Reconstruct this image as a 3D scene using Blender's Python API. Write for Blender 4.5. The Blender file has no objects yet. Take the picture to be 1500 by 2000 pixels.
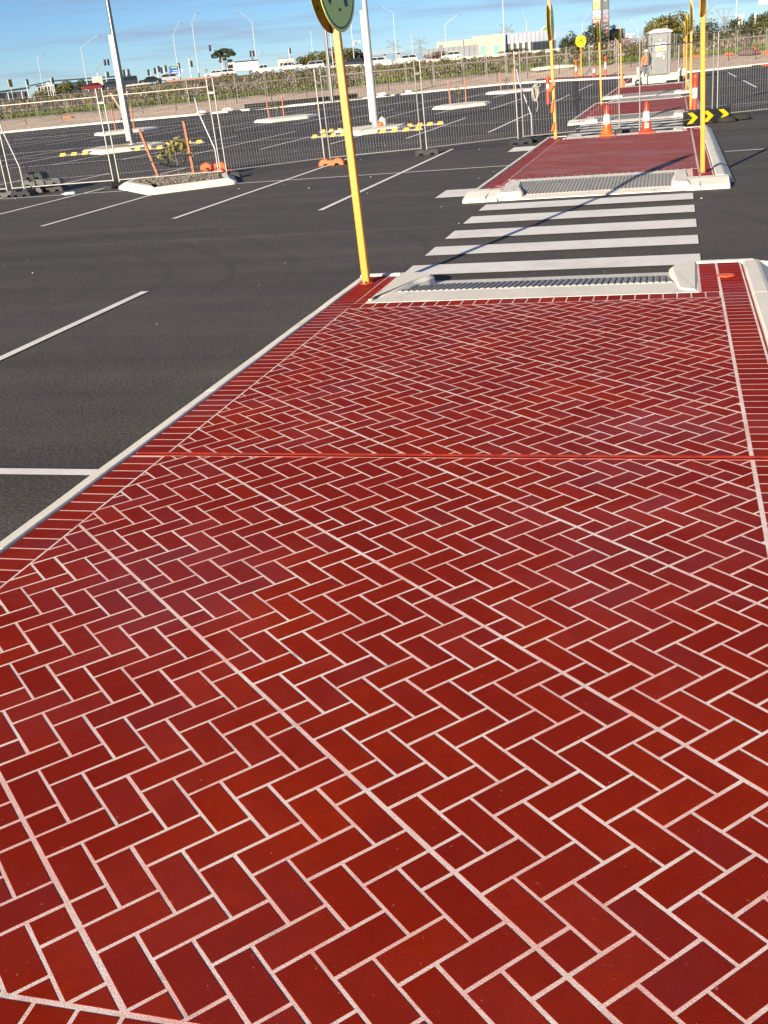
import bpy, bmesh, math, random
from mathutils import Vector, Matrix, noise
random.seed(7)
PI = math.pi
S = bpy.context.scene
COL = S.collection

# ------------------------------------------------------------------ camera
CAM_Z = 1.89
cam_d = bpy.data.cameras.new('camera')
cam = bpy.data.objects.new('camera', cam_d); COL.objects.link(cam)
R0 = (0.96538868, 0.24676291, -0.08445564)
R1 = (0.02049325, -0.39457995, -0.91863306)
R2 = (-0.26000907, 0.88510719, -0.38597999)
cam.matrix_world = Matrix(((R0[0], -R1[0], -R2[0], 0), (R0[1], -R1[1], -R2[1], 0),
                           (R0[2], -R1[2], -R2[2], CAM_Z), (0, 0, 0, 1)))
cam_d.sensor_fit = 'VERTICAL'; cam_d.sensor_height = 24.0; cam_d.lens = 24.0 * 2043.1 / 2000
cam_d.clip_start = 0.05; cam_d.clip_end = 9000
S.camera = cam
S.render.resolution_x = 768; S.render.resolution_y = 1024

# ------------------------------------------------------------------ light
SUN_EL = math.radians(14.7); SUN_AZ = math.radians(16.2)      # shadows run 16 deg to the right of the path
to_sun = Vector((-math.sin(SUN_AZ) * math.cos(SUN_EL), -math.cos(SUN_AZ) * math.cos(SUN_EL), math.sin(SUN_EL)))
sd = bpy.data.lights.new('sun', 'SUN'); sd.energy = 5.0; sd.angle = math.radians(0.5); sd.color = (1.0, 0.88, 0.72)
so = bpy.data.objects.new('sun', sd); COL.objects.link(so); so.location = (0, -20, 40)
so.rotation_euler = to_sun.to_track_quat('Z', 'Y').to_euler()

W = bpy.data.worlds.new('World'); S.world = W; W.use_nodes = True
nt = W.node_tree; nt.nodes.clear()
def wn(t): return nt.nodes.new(t)
out = wn('ShaderNodeOutputWorld'); bg = wn('ShaderNodeBackground')
sky = wn('ShaderNodeTexSky'); sky.sky_type = 'NISHITA'; sky.sun_disc = False
sky.sun_elevation = SUN_EL; sky.sun_rotation = math.atan2(to_sun.x, to_sun.y)
sky.air_density = 0.68; sky.dust_density = 0.0; sky.ozone_density = 4.6
tc = wn('ShaderNodeTexCoord'); mp = wn('ShaderNodeMapping'); mp.inputs['Scale'].default_value = (4.0, 4.0, 58.0)
nz = wn('ShaderNodeTexNoise'); nz.inputs['Scale'].default_value = 1.6; nz.inputs['Detail'].default_value = 6; nz.inputs['Roughness'].default_value = .55
rp = wn('ShaderNodeValToRGB'); rp.color_ramp.elements[0].position = .48; rp.color_ramp.elements[1].position = .68
rp.color_ramp.elements[1].color = (.55, .55, .55, 1)
tint = wn('ShaderNodeMix'); tint.data_type = 'RGBA'; tint.blend_type = 'MULTIPLY'; tint.inputs[0].default_value = 1
tint.inputs[7].default_value = (1, 1, 1, 1)
cl = wn('ShaderNodeMix'); cl.data_type = 'RGBA'; cl.inputs[7].default_value = (2.95, 3.35, 4.75, 1)
L = nt.links.new
L(tc.outputs['Generated'], mp.inputs['Vector']); L(mp.outputs[0], nz.inputs['Vector']); L(nz.outputs['Fac'], rp.inputs[0])
L(sky.outputs[0], tint.inputs[6]); L(tint.outputs[2], cl.inputs[6]); L(rp.outputs[0], cl.inputs[0])
L(cl.outputs[2], bg.inputs['Color']); L(bg.outputs[0], out.inputs['Surface'])
bg.inputs['Strength'].default_value = 0.05

S.view_settings.view_transform = 'Standard'; S.view_settings.look = 'None'
S.view_settings.gamma = 1; S.view_settings.use_curve_mapping = False
S.view_settings.exposure = 1.22

# ------------------------------------------------------------------ materials
def lin(r, g, b):
    f = lambda c: (c / 255 / 12.92) if c / 255 <= .04045 else ((c / 255 + .055) / 1.055) ** 2.4
    return (f(r), f(g), f(b), 1)
MATS = {}
def mat(name, col, rough=.6, metal=0, var=.0, vscale=4.0, bump=0, bscale=60, spec=.5, island=0, coat=0):
    if name in MATS: return MATS[name]
    m = bpy.data.materials.new(name); m.use_nodes = True; n = m.node_tree; b = n.nodes['Principled BSDF']
    c = tuple(col[:3]) + (1,)
    b.inputs['Base Color'].default_value = c; b.inputs['Roughness'].default_value = rough
    b.inputs['Metallic'].default_value = metal; b.inputs['Specular IOR Level'].default_value = spec
    if coat: b.inputs['Coat Weight'].default_value = coat
    if var or bump or island:
        t = n.nodes.new('ShaderNodeTexCoord')
    if var or island:
        hs = n.nodes.new('ShaderNodeHueSaturation'); hs.inputs['Color'].default_value = c
        add = None
        if var:
            x = n.nodes.new('ShaderNodeTexNoise'); x.inputs['Scale'].default_value = vscale; x.inputs['Detail'].default_value = 6
            n.links.new(t.outputs['Object'], x.inputs['Vector'])
            r = n.nodes.new('ShaderNodeMapRange'); r.inputs[1].default_value = .25; r.inputs[2].default_value = .75
            r.inputs[3].default_value = 1 - var; r.inputs[4].default_value = 1 + var
            n.links.new(x.outputs['Fac'], r.inputs[0]); add = r.outputs[0]
        if island:
            g = n.nodes.new('ShaderNodeNewGeometry')
            r2 = n.nodes.new('ShaderNodeMapRange'); r2.inputs[3].default_value = 1 - island; r2.inputs[4].default_value = 1 + island
            n.links.new(g.outputs['Random Per Island'], r2.inputs[0])
            if add:
                mu = n.nodes.new('ShaderNodeMath'); mu.operation = 'MULTIPLY'
                n.links.new(add, mu.inputs[0]); n.links.new(r2.outputs[0], mu.inputs[1]); add = mu.outputs[0]
            else: add = r2.outputs[0]
            r3 = n.nodes.new('ShaderNodeMapRange'); r3.inputs[3].default_value = .485; r3.inputs[4].default_value = .515
            n.links.new(g.outputs['Random Per Island'], r3.inputs[0]); n.links.new(r3.outputs[0], hs.inputs['Hue'])
        n.links.new(add, hs.inputs['Value']); n.links.new(hs.outputs[0], b.inputs['Base Color'])
    if bump:
        x = n.nodes.new('ShaderNodeTexNoise'); x.inputs['Scale'].default_value = bscale; x.inputs['Detail'].default_value = 4
        n.links.new(t.outputs['Object'], x.inputs['Vector'])
        bp = n.nodes.new('ShaderNodeBump'); bp.inputs['Strength'].default_value = bump; bp.inputs['Distance'].default_value = .004
        n.links.new(x.outputs['Fac'], bp.inputs['Height']); n.links.new(bp.outputs[0], b.inputs['Normal'])
    MATS[name] = m; return m

class NB:                                                   # small node-building helper
    def __init__(s, name):
        s.m = bpy.data.materials.new(name); s.m.use_nodes = True; s.n = s.m.node_tree; s.b = s.n.nodes['Principled BSDF']
        s.tc = s.n.nodes.new('ShaderNodeTexCoord'); s.geo = s.n.nodes.new('ShaderNodeNewGeometry')
    def L(s, a, b): s.n.links.new(a, b)
    def pos(s, scale=(1, 1, 1), rot=0):
        mp = s.n.nodes.new('ShaderNodeMapping'); mp.inputs['Scale'].default_value = scale; mp.inputs['Rotation'].default_value = (0, 0, rot)
        s.L(s.geo.outputs['Position'], mp.inputs['Vector']); return mp.outputs[0]
    def noise(s, sc, det=4, rough=.5, vec=None, out='Fac'):
        x = s.n.nodes.new('ShaderNodeTexNoise'); x.inputs['Scale'].default_value = sc; x.inputs['Detail'].default_value = det; x.inputs['Roughness'].default_value = rough
        s.L(vec if vec else s.geo.outputs['Position'], x.inputs['Vector']); return x.outputs[out]
    def ramp(s, v, stops):
        r = s.n.nodes.new('ShaderNodeValToRGB'); e = r.color_ramp.elements
        while len(e) < len(stops): e.new(.5)
        for k, (p, c) in enumerate(stops):
            e[k].position = p; e[k].color = (c, c, c, 1) if isinstance(c, (int, float)) else tuple(c[:3]) + (1,)
        s.L(v, r.inputs[0]); return r.outputs[0]
    def mix(s, f, a, b, mode='MIX'):
        x = s.n.nodes.new('ShaderNodeMix'); x.data_type = 'RGBA'; x.blend_type = mode
        for i, v in ((0, f), (6, a), (7, b)):
            if isinstance(v, (int, float)): x.inputs[i].default_value = v
            elif isinstance(v, tuple): x.inputs[i].default_value = tuple(v[:3]) + (1,)
            else: s.L(v, x.inputs[i])
        return x.outputs[2]
    def math(s, op, a, b=0.):
        x = s.n.nodes.new('ShaderNodeMath'); x.operation = op
        for i, v in ((0, a), (1, b)):
            if isinstance(v, (int, float)): x.inputs[i].default_value = v
            else: s.L(v, x.inputs[i])
        return x.outputs[0]
    def bump(s, h, st=.3, dist=.003):
        x = s.n.nodes.new('ShaderNodeBump'); x.inputs['Strength'].default_value = st; x.inputs['Distance'].default_value = dist
        s.L(h, x.inputs['Height']); s.L(x.outputs[0], s.b.inputs['Normal'])
    def set(s, **k):
        for kk, v in k.items():
            i = s.b.inputs[kk.replace('_', ' ')]
            if isinstance(v, (int, float)): i.default_value = v
            elif isinstance(v, tuple): i.default_value = tuple(v[:3]) + (1,)
            else: s.L(v, i)
        return s.m

def asphalt_mat(name, base, dark, warm):
    q = NB(name)
    big = q.noise(.35, 5, .6, q.pos((.35, 1.4, 1)))
    c = q.mix(q.ramp(big, [(.35, 0), (.68, 1)]), base, dark)
    st2 = q.noise(.5, 5, .6, q.pos((.14, 2.3, 1), -.05))
    c = q.mix(q.ramp(st2, [(.40, .95), (.50, 0)]), c, tuple(.60 * v for v in dark))
    c = q.mix(q.ramp(st2, [(.54, 0), (.68, .8)]), c, tuple(1.45 * v for v in warm))
    c = q.mix(q.ramp(q.noise(.12, 3), [(.4, 0), (.65, .7)]), c, warm)
    c = q.mix(q.ramp(q.noise(1.7, 5, .65), [(.40, .45), (.52, 0)]), c, tuple(.68 * v for v in base))
    c = q.mix(q.ramp(q.noise(2.6, 5, .65), [(.52, 0), (.66, .5)]), c, tuple(1.4 * v for v in base))
    sp = q.noise(260, 2, .6)
    c = q.mix(q.ramp(sp, [(.36, .75), (.5, 0)]), c, (.012, .011, .010))
    c = q.mix(q.ramp(sp, [(.62, 0), (.72, .55)]), c, (.17, .15, .13))
    s2 = q.noise(48, 6, .9)
    c = q.mix(q.ramp(s2, [(.43, .90), (.495, 0)]), c, (.018, .015, .0125))
    c = q.mix(q.ramp(s2, [(.505, 0), (.58, .80)]), c, (.17, .142, .115))
    # rubber left by turning tyres
    w = q.n.nodes.new('ShaderNodeTexWave'); w.wave_type = 'RINGS'; w.rings_direction = 'Z'
    w.inputs['Scale'].default_value = .42; w.inputs['Distortion'].default_value = 3.2; w.inputs['Detail'].default_value = 2; w.inputs['Detail Scale'].default_value = .6
    mpn = q.n.nodes.new('ShaderNodeMapping'); mpn.inputs['Location'].default_value = (9.0, -9.5, 0)
    q.L(q.geo.outputs['Position'], mpn.inputs['Vector']); q.L(mpn.outputs[0], w.inputs['Vector'])
    k = q.math('MULTIPLY', q.ramp(w.outputs['Fac'], [(.0, .28), (.10, 0)]), q.ramp(q.noise(.22, 2), [(.45, 0), (.6, 1)]))
    c = q.mix(k, c, (.030, .027, .026))
    q.bump(q.noise(190, 3, .7), .55, .006)
    return q.set(Base_Color=c, Roughness=q.ramp(big, [(0, .85), (1, .72)]), Specular_IOR_Level=.35)
M_ASPH = asphalt_mat('asphalt', (.086, .073, .060), (.067, .057, .047), (.104, .088, .070))
M_ASPH2 = asphalt_mat('fresh_asphalt', (.026, .024, .025), (.019, .018, .019), (.034, .030, .029))

def conc_mat(name, a, b):
    q = NB(name)
    c = q.mix(q.ramp(q.noise(2.2, 6, .65), [(.3, 0), (.7, 1)]), a, b)
    c = q.mix(q.ramp(q.noise(14, 6, .7), [(.55, 0), (.75, .35)]), c, tuple(.62 * v for v in a[:3]))
    c = q.mix(q.ramp(q.noise(5.5, 7, .75, q.pos((1, .35, 1), .3)), [(.57, 0), (.66, .5)]), c, tuple(.42 * v for v in a[:3]))
    c = q.mix(q.ramp(q.noise(300, 2), [(.3, .45), (.42, 0)]), c, (.2, .18, .15))
    q.bump(q.noise(70, 5, .7), .35, .004)
    return q.set(Base_Color=c, Roughness=.85)
M_CONC = conc_mat('concrete', (.80, .745, .635), (.70, .65, .555))
M_CONC2 = conc_mat('grey_concrete', (.33, .32, .295), (.26, .25, .235))
q = NB('line_paint')
c = q.mix(q.ramp(q.noise(5, 6, .7), [(.35, 0), (.7, 1)]), (.86, .81, .75), (.76, .715, .655))
c = q.mix(q.ramp(q.noise(140, 3, .7), [(.3, .8), (.4, 0)]), c, (.12, .11, .10))
q.bump(q.noise(190, 3, .7), .4, .004)
c = q.mix(q.ramp(q.noise(1.3, 6, .7), [(.5, 0), (.7, .35)]), c, (.45, .42, .38)); c = q.mix(q.ramp(q.noise(38, 5, .8), [(.60, 0), (.70, .55)]), c, (.20, .18, .16))
M_PAINT = q.set(Base_Color=c, Roughness=.7)

def brick_mat(name, dulled=0.):
    q = NB(name)
    oi = q.n.nodes.new('ShaderNodeObjectInfo')
    v = q.math('FRACT', q.math('ADD', oi.outputs['Random'], q.geo.outputs['Random Per Island']))
    red = (.260, .0145, .0034)
    c = q.mix(q.ramp(v, [(.0, 0), (.35, .34), (.55, 0), (.80, 0), (1, .4)]), red, (.185, .0085, .0055))
    c = q.mix(q.ramp(v, [(.62, 0), (.8, .4), (.9, 0)]), c, (.345, .022, .002))
    pat = q.noise(1.15, 4, .6)
    c = q.mix(q.ramp(pat, [(.50, 0), (.70, .75)]), c, (.38, .027, .002))
    c = q.mix(q.ramp(q.noise(.9, 4, .6, q.pos((1, 1, 1), 1.1)), [(.54, 0), (.74, .5)]), c, (.175, .012, .010))
    c = q.mix(q.ramp(q.noise(24, 6, .7), [(.4, 0), (.8, .4)]), c, (.15, .006, .002))
    sp = q.noise(420, 2, .6)
    c = q.mix(q.ramp(sp, [(.69, 0), (.74, .30)]), c, (.34, .10, .07))
    sp2 = q.noise(95, 1, .3)
    c = q.mix(q.ramp(sp2, [(.80, 0), (.82, .5)]), c, (.5, .25, .19))
    if dulled: c = q.mix(dulled, c, (.205, .075, .070))  # pulls the red towards pink: sky sheen painted into the colour
    q.bump(q.noise(300, 4, .7), .55, .0035)
    seal = q.math('ADD', q.math('MULTIPLY', q.noise(.75, 5, .62, q.pos((1, 1, 1), .4)), .8), q.math('ADD', q.math('MULTIPLY', v, .07), .035))   # patchy clear sealer
    return q.set(Base_Color=c, Roughness=q.ramp(seal, [(.48, .62), (.66, .38)]), Specular_IOR_Level=q.ramp(seal, [(.46, .05), (.70, .36)]))
M_BRICK = brick_mat('red_paving'); M_BRICK2 = brick_mat('sheen_red_paving', .42)  # second material carries painted sheen and blurred joint lines for the islands further along
q = NB('stencil_joint')
c = q.mix(q.ramp(q.noise(3.6, 5, .65), [(.36, 0), (.60, 1)]), (.88, .775, .69), (.82, .50, .43))
c = q.mix(q.ramp(q.noise(11, 4, .6), [(.58, 0), (.75, .6)]), c, (.36, .34, .31))
c = q.mix(q.ramp(q.noise(230, 3, .7), [(.3, .8), (.42, 0)]), c, (.22, .10, .07))
q.bump(q.noise(260, 3, .7), .5, .003)
M_JOINT = q.set(Base_Color=c, Roughness=.72)
M_OVER = mat('orange_red_paint', (.36, .030, .007), .5, var=.35, vscale=20, bump=.3, bscale=200)
M_DARK = mat('dark_gap', (.012, .010, .010), .9)
M_YEL = mat('yellow_enamel', (.64, .225, .002), .42, var=.08, vscale=3)
M_GALV = mat('galvanised_steel', (.30, .292, .265), .5, .4, var=.12, vscale=9)
M_GALV_D = mat('dull_galvanised_steel', (.30, .30, .29), .5, .4, var=.15, vscale=5)
M_WIRE = mat('fence_wire', (.25, .245, .23), .55, .3)
M_POLE = mat('pale_pole', (.44, .45, .45), .45, .15, var=.08, vscale=2)
M_WHITE = mat('white_paint', (.54, .525, .48), .45, var=.06, vscale=5)
M_CREAM = mat('cream_paint', (.52, .475, .36), .5, var=.06, vscale=3)
M_BLACK = mat('black_plastic', (.018, .018, .019), .45, var=.25, vscale=12, bump=.3, bscale=50)
M_ORANGE = mat('orange_plastic', (.80, .105, .012), .45, var=.12, vscale=10)
M_RED = mat('fluoro_red_plastic', (.70, .045, .020), .42, var=.12, vscale=12)
M_WOOD = mat('hardwood_stake', (.30, .105, .050), .75, var=.3, vscale=15, bump=.4, bscale=40)
M_GREY = mat('grey_plastic', (.165, .172, .168), .5, var=.07, vscale=3)
M_GREY_D = mat('dark_grey_plastic', (.16, .165, .16), .55)
M_GLASS = mat('dark_glass', (.015, .018, .022), .12, spec=.7)
M_TYRE = mat('tyre_rubber', (.02, .02, .021), .8)
M_RIM = mat('alloy_rim', (.35, .35, .36), .35, .6)
M_GREENSIGN = mat('fluoro_green_sign', (.80, .98, .20), .4)
M_YELSIGN = mat('fluoro_yellow_sign', (.90, .85, .02), .4)
M_NAVY = mat('navy_print', (.012, .03, .055), .45)
M_SIGNBACK = mat('sign_back', (.10, .050, .022), .55, .2, var=.15, vscale=6)

# ------------------------------------------------------------------ mesh helpers
class MB:
    def __init__(s): s.v = []; s.f = []
    def box(s, c, d, rz=0, tilt=None):
        x, y, z = d[0] / 2, d[1] / 2, d[2] / 2; b = len(s.v); R = Matrix.Rotation(rz, 3, 'Z')
        if tilt: R = R @ tilt
        for p in ((-x, -y, -z), (x, -y, -z), (x, y, -z), (-x, y, -z), (-x, -y, z), (x, -y, z), (x, y, z), (-x, y, z)):
            s.v.append(tuple(R @ Vector(p) + Vector(c)))
        s.f += [tuple(b + i for i in q) for q in ((3, 2, 1, 0), (4, 5, 6, 7), (0, 1, 5, 4), (1, 2, 6, 5), (2, 3, 7, 6), (3, 0, 4, 7))]; return s
    def bbox(s, c, d, bev=.02, rz=0):                        # box with chamfered edges
        bm = bmesh.new(); bmesh.ops.create_cube(bm, size=1)
        for v in bm.verts: v.co = Vector((v.co.x * d[0], v.co.y * d[1], v.co.z * d[2]))
        bmesh.ops.bevel(bm, geom=list(bm.edges), offset=bev, segments=2, affect='EDGES', profile=.5)
        R = Matrix.Rotation(rz, 3, 'Z'); b = len(s.v)
        bm.verts.index_update()
        s.v += [tuple(R @ v.co + Vector(c)) for v in bm.verts]
        s.f += [tuple(b + v.index for v in f.verts) for f in bm.faces]; bm.free(); return s
    def tube(s, p0, p1, r0, r1=None, n=8, caps=True):
        r1 = r0 if r1 is None else r1; a = Vector(p0); e = Vector(p1); d = (e - a).normalized()
        u = d.orthogonal().normalized() if abs(d.z) < .99 else Vector((1, 0, 0)); u = (u - d * u.dot(d)).normalized(); w = d.cross(u); b = len(s.v)
        for p, r in ((a, r0), (e, r1)):
            for k in range(n):
                t = 2 * PI * (k + .5) / n; s.v.append(tuple(p + u * math.cos(t) * r + w * math.sin(t) * r))
        for k in range(n): s.f.append((b + k, b + (k + 1) % n, b + n + (k + 1) % n, b + n + k))
        if caps: s.f.append(tuple(b + k for k in range(n - 1, -1, -1))); s.f.append(tuple(b + n + k for k in range(n)))
        return s
    def path(s, pts, r, n=6):
        for a, b in zip(pts, pts[1:]): s.tube(a, b, r, r, n)
        return s
    def lathe(s, prof, n=16, c=(0, 0, 0), axis='Z'):
        b = len(s.v)
        for r, z in prof:
            for k in range(n):
                t = 2 * PI * k / n; p = (r * math.cos(t), r * math.sin(t), z)
                if axis == 'Y': p = (p[0], p[2], p[1])
                if axis == 'X': p = (p[2], p[0], p[1])
                s.v.append((p[0] + c[0], p[1] + c[1], p[2] + c[2]))
        for i in range(len(prof) - 1):
            for k in range(n): s.f.append((b + i * n + k, b + i * n + (k + 1) % n, b + (i + 1) * n + (k + 1) % n, b + (i + 1) * n + k))
        s.f.append(tuple(b + k for k in range(n - 1, -1, -1))); s.f.append(tuple(b + (len(prof) - 1) * n + k for k in range(n))); return s
    def prism(s, poly, z0, z1, inset=0, mid=None):           # horizontal polygon (ccw) extruded, top optionally inset
        n = len(poly); b = len(s.v); cx = sum(p[0] for p in poly) / n; cy = sum(p[1] for p in poly) / n
        rings = [(poly, z0)]
        if mid is not None: rings.append((poly, mid))
        top = inset_poly(poly, inset) if inset else poly
        rings.append((top, z1))
        for pl, z in rings:
            for p in pl: s.v.append((p[0], p[1], z))
        for i in range(len(rings) - 1):
            for k in range(n): s.f.append((b + i * n + k, b + i * n + (k + 1) % n, b + (i + 1) * n + (k + 1) % n, b + (i + 1) * n + k))
        m = (len(rings) - 1) * n
        s.f.append(tuple(b + m + k for k in range(n))); s.f.append(tuple(b + k for k in range(n - 1, -1, -1))); return s
    def slab(s, poly3, thick):                               # any planar 3D polygon given thickness along its normal
        P = [Vector(p) for p in poly3]; nrm = (P[1] - P[0]).cross(P[2] - P[1]).normalized(); n = len(P); b = len(s.v)
        for p in P: s.v.append(tuple(p + nrm * thick / 2))
        for p in P: s.v.append(tuple(p - nrm * thick / 2))
        s.f.append(tuple(b + k for k in range(n))); s.f.append(tuple(b + n + k for k in range(n - 1, -1, -1)))
        for k in range(n): s.f.append((b + k, b + n + k, b + n + (k + 1) % n, b + (k + 1) % n))
        return s
    def loft(s, rings, close=True, caps=True):
        n = len(rings[0]); b = len(s.v)
        for r in rings: s.v += [tuple(p) for p in r]
        for i in range(len(rings) - 1):
            for k in range(n if close else n - 1):
                s.f.append((b + i * n + k, b + i * n + (k + 1) % n, b + (i + 1) * n + (k + 1) % n, b + (i + 1) * n + k))
        if caps and close: s.f.append(tuple(b + k for k in range(n - 1, -1, -1))); s.f.append(tuple(b + (len(rings) - 1) * n + k for k in range(n)))
        return s
    def mesh(s, name, m, smooth=False):
        me = bpy.data.meshes.new(name); me.from_pydata(s.v, [], s.f); me.update()
        if m: me.materials.append(m)
        if smooth: me.polygons.foreach_set('use_smooth', [True] * len(me.polygons))
        return me
    def build(s, name, m, parent=None, smooth=False, loc=None, fix=True):
        me = s.mesh(name, m, smooth)
        if fix:
            bm = bmesh.new(); bm.from_mesh(me); bmesh.ops.recalc_face_normals(bm, faces=bm.faces); bm.to_mesh(me); bm.free()
            if smooth:
                try: me.set_sharp_from_angle(angle=math.radians(40))
                except Exception: pass
        return link(name, me, parent, loc)
def link(name, me, parent=None, loc=None):
    o = bpy.data.objects.new(name, me); COL.objects.link(o)
    if parent: o.parent = parent
    if loc: o.location = loc
    return o
def inset_poly(poly, d):
    n = len(poly); res = []
    area = sum(poly[i][0] * poly[(i + 1) % n][1] - poly[(i + 1) % n][0] * poly[i][1] for i in range(n)); sg = 1 if area > 0 else -1
    for i in range(n):
        a, b, c = Vector(poly[i - 1][:2]), Vector(poly[i][:2]), Vector(poly[(i + 1) % n][:2])
        e1 = (b - a).normalized(); e2 = (c - b).normalized()
        n1 = Vector((-e1.y, e1.x)) * sg; n2 = Vector((-e2.y, e2.x)) * sg
        bis = (n1 + n2); L2 = bis.length
        if L2 < 1e-6: res.append(tuple(b + n1 * d)); continue
        bis /= L2; res.append(tuple(b + bis * (d / max(.35, bis.dot(n1)))))
    return res
def tag(o, label=None, cat=None, group=None, kind=None):
    if label: o['label'] = label
    if cat: o['category'] = cat
    if group: o['group'] = group
    if kind: o['kind'] = kind
    return o
def thing(name, label, cat, loc=(0, 0, 0), rz=0, group=None, lean=(0, 0)):
    o = bpy.data.objects.new(name, None); COL.objects.link(o); o.empty_display_size = .3
    o.location = loc; o.rotation_euler = (lean[0], lean[1], rz); return tag(o, label, cat, group)
def struct(name, mb, m, smooth=False, **k): return tag(mb.build(name, m, None, smooth, **k), kind='structure')
def copy_tree(o, parent=None):
    c = o.copy(); COL.objects.link(c); c.parent = parent
    for ch in o.children: copy_tree(ch, c)
    return c
def place(proto, used, loc, rz=0, label=None, group=None, scale=1):
    o = proto if not used else copy_tree(proto)
    o.location = loc; o.rotation_euler = (proto.rotation_euler[0], proto.rotation_euler[1], rz); o.scale = (scale,) * 3
    if label: o['label'] = label
    if group: o['group'] = group
    return o
ORD = ['leftmost', 'second from the left', 'third from the left', 'fourth from the left', 'fifth from the left', 'sixth from the left', 'seventh from the left',
       'eighth from the left', 'ninth from the left', 'tenth from the left', 'eleventh from the left', 'twelfth from the left', 'thirteenth from the left',
       'fourteenth from the left', 'fifteenth from the left', 'sixteenth from the left', 'seventeenth from the left', 'eighteenth from the left', 'nineteenth from the left', 'twentieth from the left']

# ------------------------------------------------------------------ terrain
KERB = [(-200, 5), (-130, 38), (-90, 59), (-66, 70.5), (-51.4, 78.2), (-45.5, 81.3), (-38.5, 82.4), (-28.1, 85.6), (-21.9, 93), (-14.5, 98.5), (-9.5, 94), (-6.7, 89.5), (-3.9, 85.6), (-.6, 84.2), (2.9, 86), (6.7, 90), (20, 99), (45, 112), (90, 130), (200, 165)]
KA = [(math.atan2(x, y), math.hypot(x, y)) for x, y in KERB]
def kerb_r(th):
    if th <= KA[0][0]: return KA[0][1]
    for (a, r), (b, s) in zip(KA, KA[1:]):
        if th <= b: return r + (s - r) * (th - a) / (b - a)
    return KA[-1][1]
ZT = [(-9, 2.9), (-.62, 2.95), (-.536, 3.1), (-.50, 3.4), (-.46, 3.7), (-.39, 3.8), (-.32, 3.65), (-.258, 3.25), (-.19, 3.0), (-.144, 2.9), (0, 2.8), (.1, 3.0), (9, 3.0)]
def ZR(th):                                                  # level of the road on top of the bank
    for (a, r), (b, s_) in zip(ZT, ZT[1:]):
        if th <= b: return r + (s_ - r) * (th - a) / (b - a)
    return 3.0
def tz(x, y):                                                # height of the verge and the bank beyond the far kerb
    r = math.hypot(x, y); d = r - kerb_r(math.atan2(x, y))
    if d <= 0: return 0.0
    top = ZR(math.atan2(x, y))
    if d < 1: return .12
    if d < 13: z = .12 + .83 * (d - 1) / 12
    elif d < 140: z = .95 + (top - .95) * (d - 13) / 127
    else: z = top
    return z + .10 * noise.noise((x * .35, y * .35, 0)) * min(1, (d - 1) / 3) * (1 if d < 130 else 0)
mb = MB(); ds = [0, .001, .28, 1.0, 2, 3.5, 5, 7, 9, 11, 13, 16, 20, 26, 34, 44, 56, 70, 85, 100, 120, 140, 150, 200, 400, 900, 2500, 6000]
ths = [KA[0][0] + (KA[-1][0] - KA[0][0]) * k / 260 for k in range(261)]
for th in ths:
    kr = kerb_r(th)
    for i, d in enumerate(ds):
        r = kr + d; x, y = r * math.sin(th), r * math.cos(th)
        z = (-.05 if i == 0 else .10 if i < 3 else tz(x, y) - .001); mb.v.append((x, y, z))
nd = len(ds)
for a in range(260):
    for i in range(nd - 1): mb.f.append((a * nd + i, (a + 1) * nd + i, (a + 1) * nd + i + 1, a * nd + i + 1))
q = NB('sandy_bank')
c = q.mix(q.ramp(q.noise(.5, 6, .7), [(.3, 0), (.7, 1)]), (.60, .45, .33), (.46, .345, .25))
c = q.mix(q.ramp(q.noise(2.6, 5, .7), [(.5, 0), (.68, .7)]), c, (.24, .175, .125))
c = q.mix(q.ramp(q.noise(1.1, 5, .7, q.pos((1, 1, 1), .6)), [(.6, 0), (.72, .6)]), c, (.55, .45, .35))
sx = q.n.nodes.new('ShaderNodeSeparateXYZ'); q.L(q.geo.outputs['Position'], sx.inputs[0])
zn = q.math('ADD', sx.outputs[2], q.math('MULTIPLY', q.noise(.8, 4), .5))
c = q.mix(q.ramp(q.math('MULTIPLY', zn, .25), [(.25, 0), (.31, 1)]), c, (.085, .070, .042))
q.bump(q.noise(3, 6, .7), .8, .12)
M_SAND = q.set(Base_Color=c, Roughness=.95)
struct('sandy_bank', mb, M_SAND, True, fix=False)
mb = MB(); mb.v = [(-4000, -4000, -.06), (4000, -4000, -.06), (4000, 7000, -.06), (-4000, 7000, -.06)]; mb.f = [(0, 1, 2, 3)]
struct('ground', mb, mat('bare_earth', (.30, .22, .155), .95, var=.2, vscale=.2), fix=False)

# ------------------------------------------------------------------ car park surface and markings
park = MB(); n = 0
pts = [(kerb_r(t) * math.sin(t) * 1.001, kerb_r(t) * math.cos(t) * 1.001) for t in ths]
def sheet(poly, z, name, m, parent=None):
    bm = bmesh.new(); vs = [bm.verts.new((x, y, z)) for x, y in poly]; bm.faces.new(vs); bmesh.ops.triangulate(bm, faces=bm.faces)
    bmesh.ops.recalc_face_normals(bm, faces=bm.faces)
    for f in bm.faces:
        if f.normal.z < 0: f.normal_flip()
    me = bpy.data.meshes.new(name); bm.to_mesh(me); bm.free(); me.materials.append(m); return link(name, me, parent)
asph = tag(sheet([(-200, -60), (200, -60)] + pts[::-1], 0, 'car_park_asphalt', M_ASPH), kind='structure')
fresh = tag(sheet([(-120, 32.2), (0, 32.1), (120, 32.3)] + [p for p in pts if p[1] > 33][::-1], .004, 'bay_asphalt', M_ASPH2), kind='structure')
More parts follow.
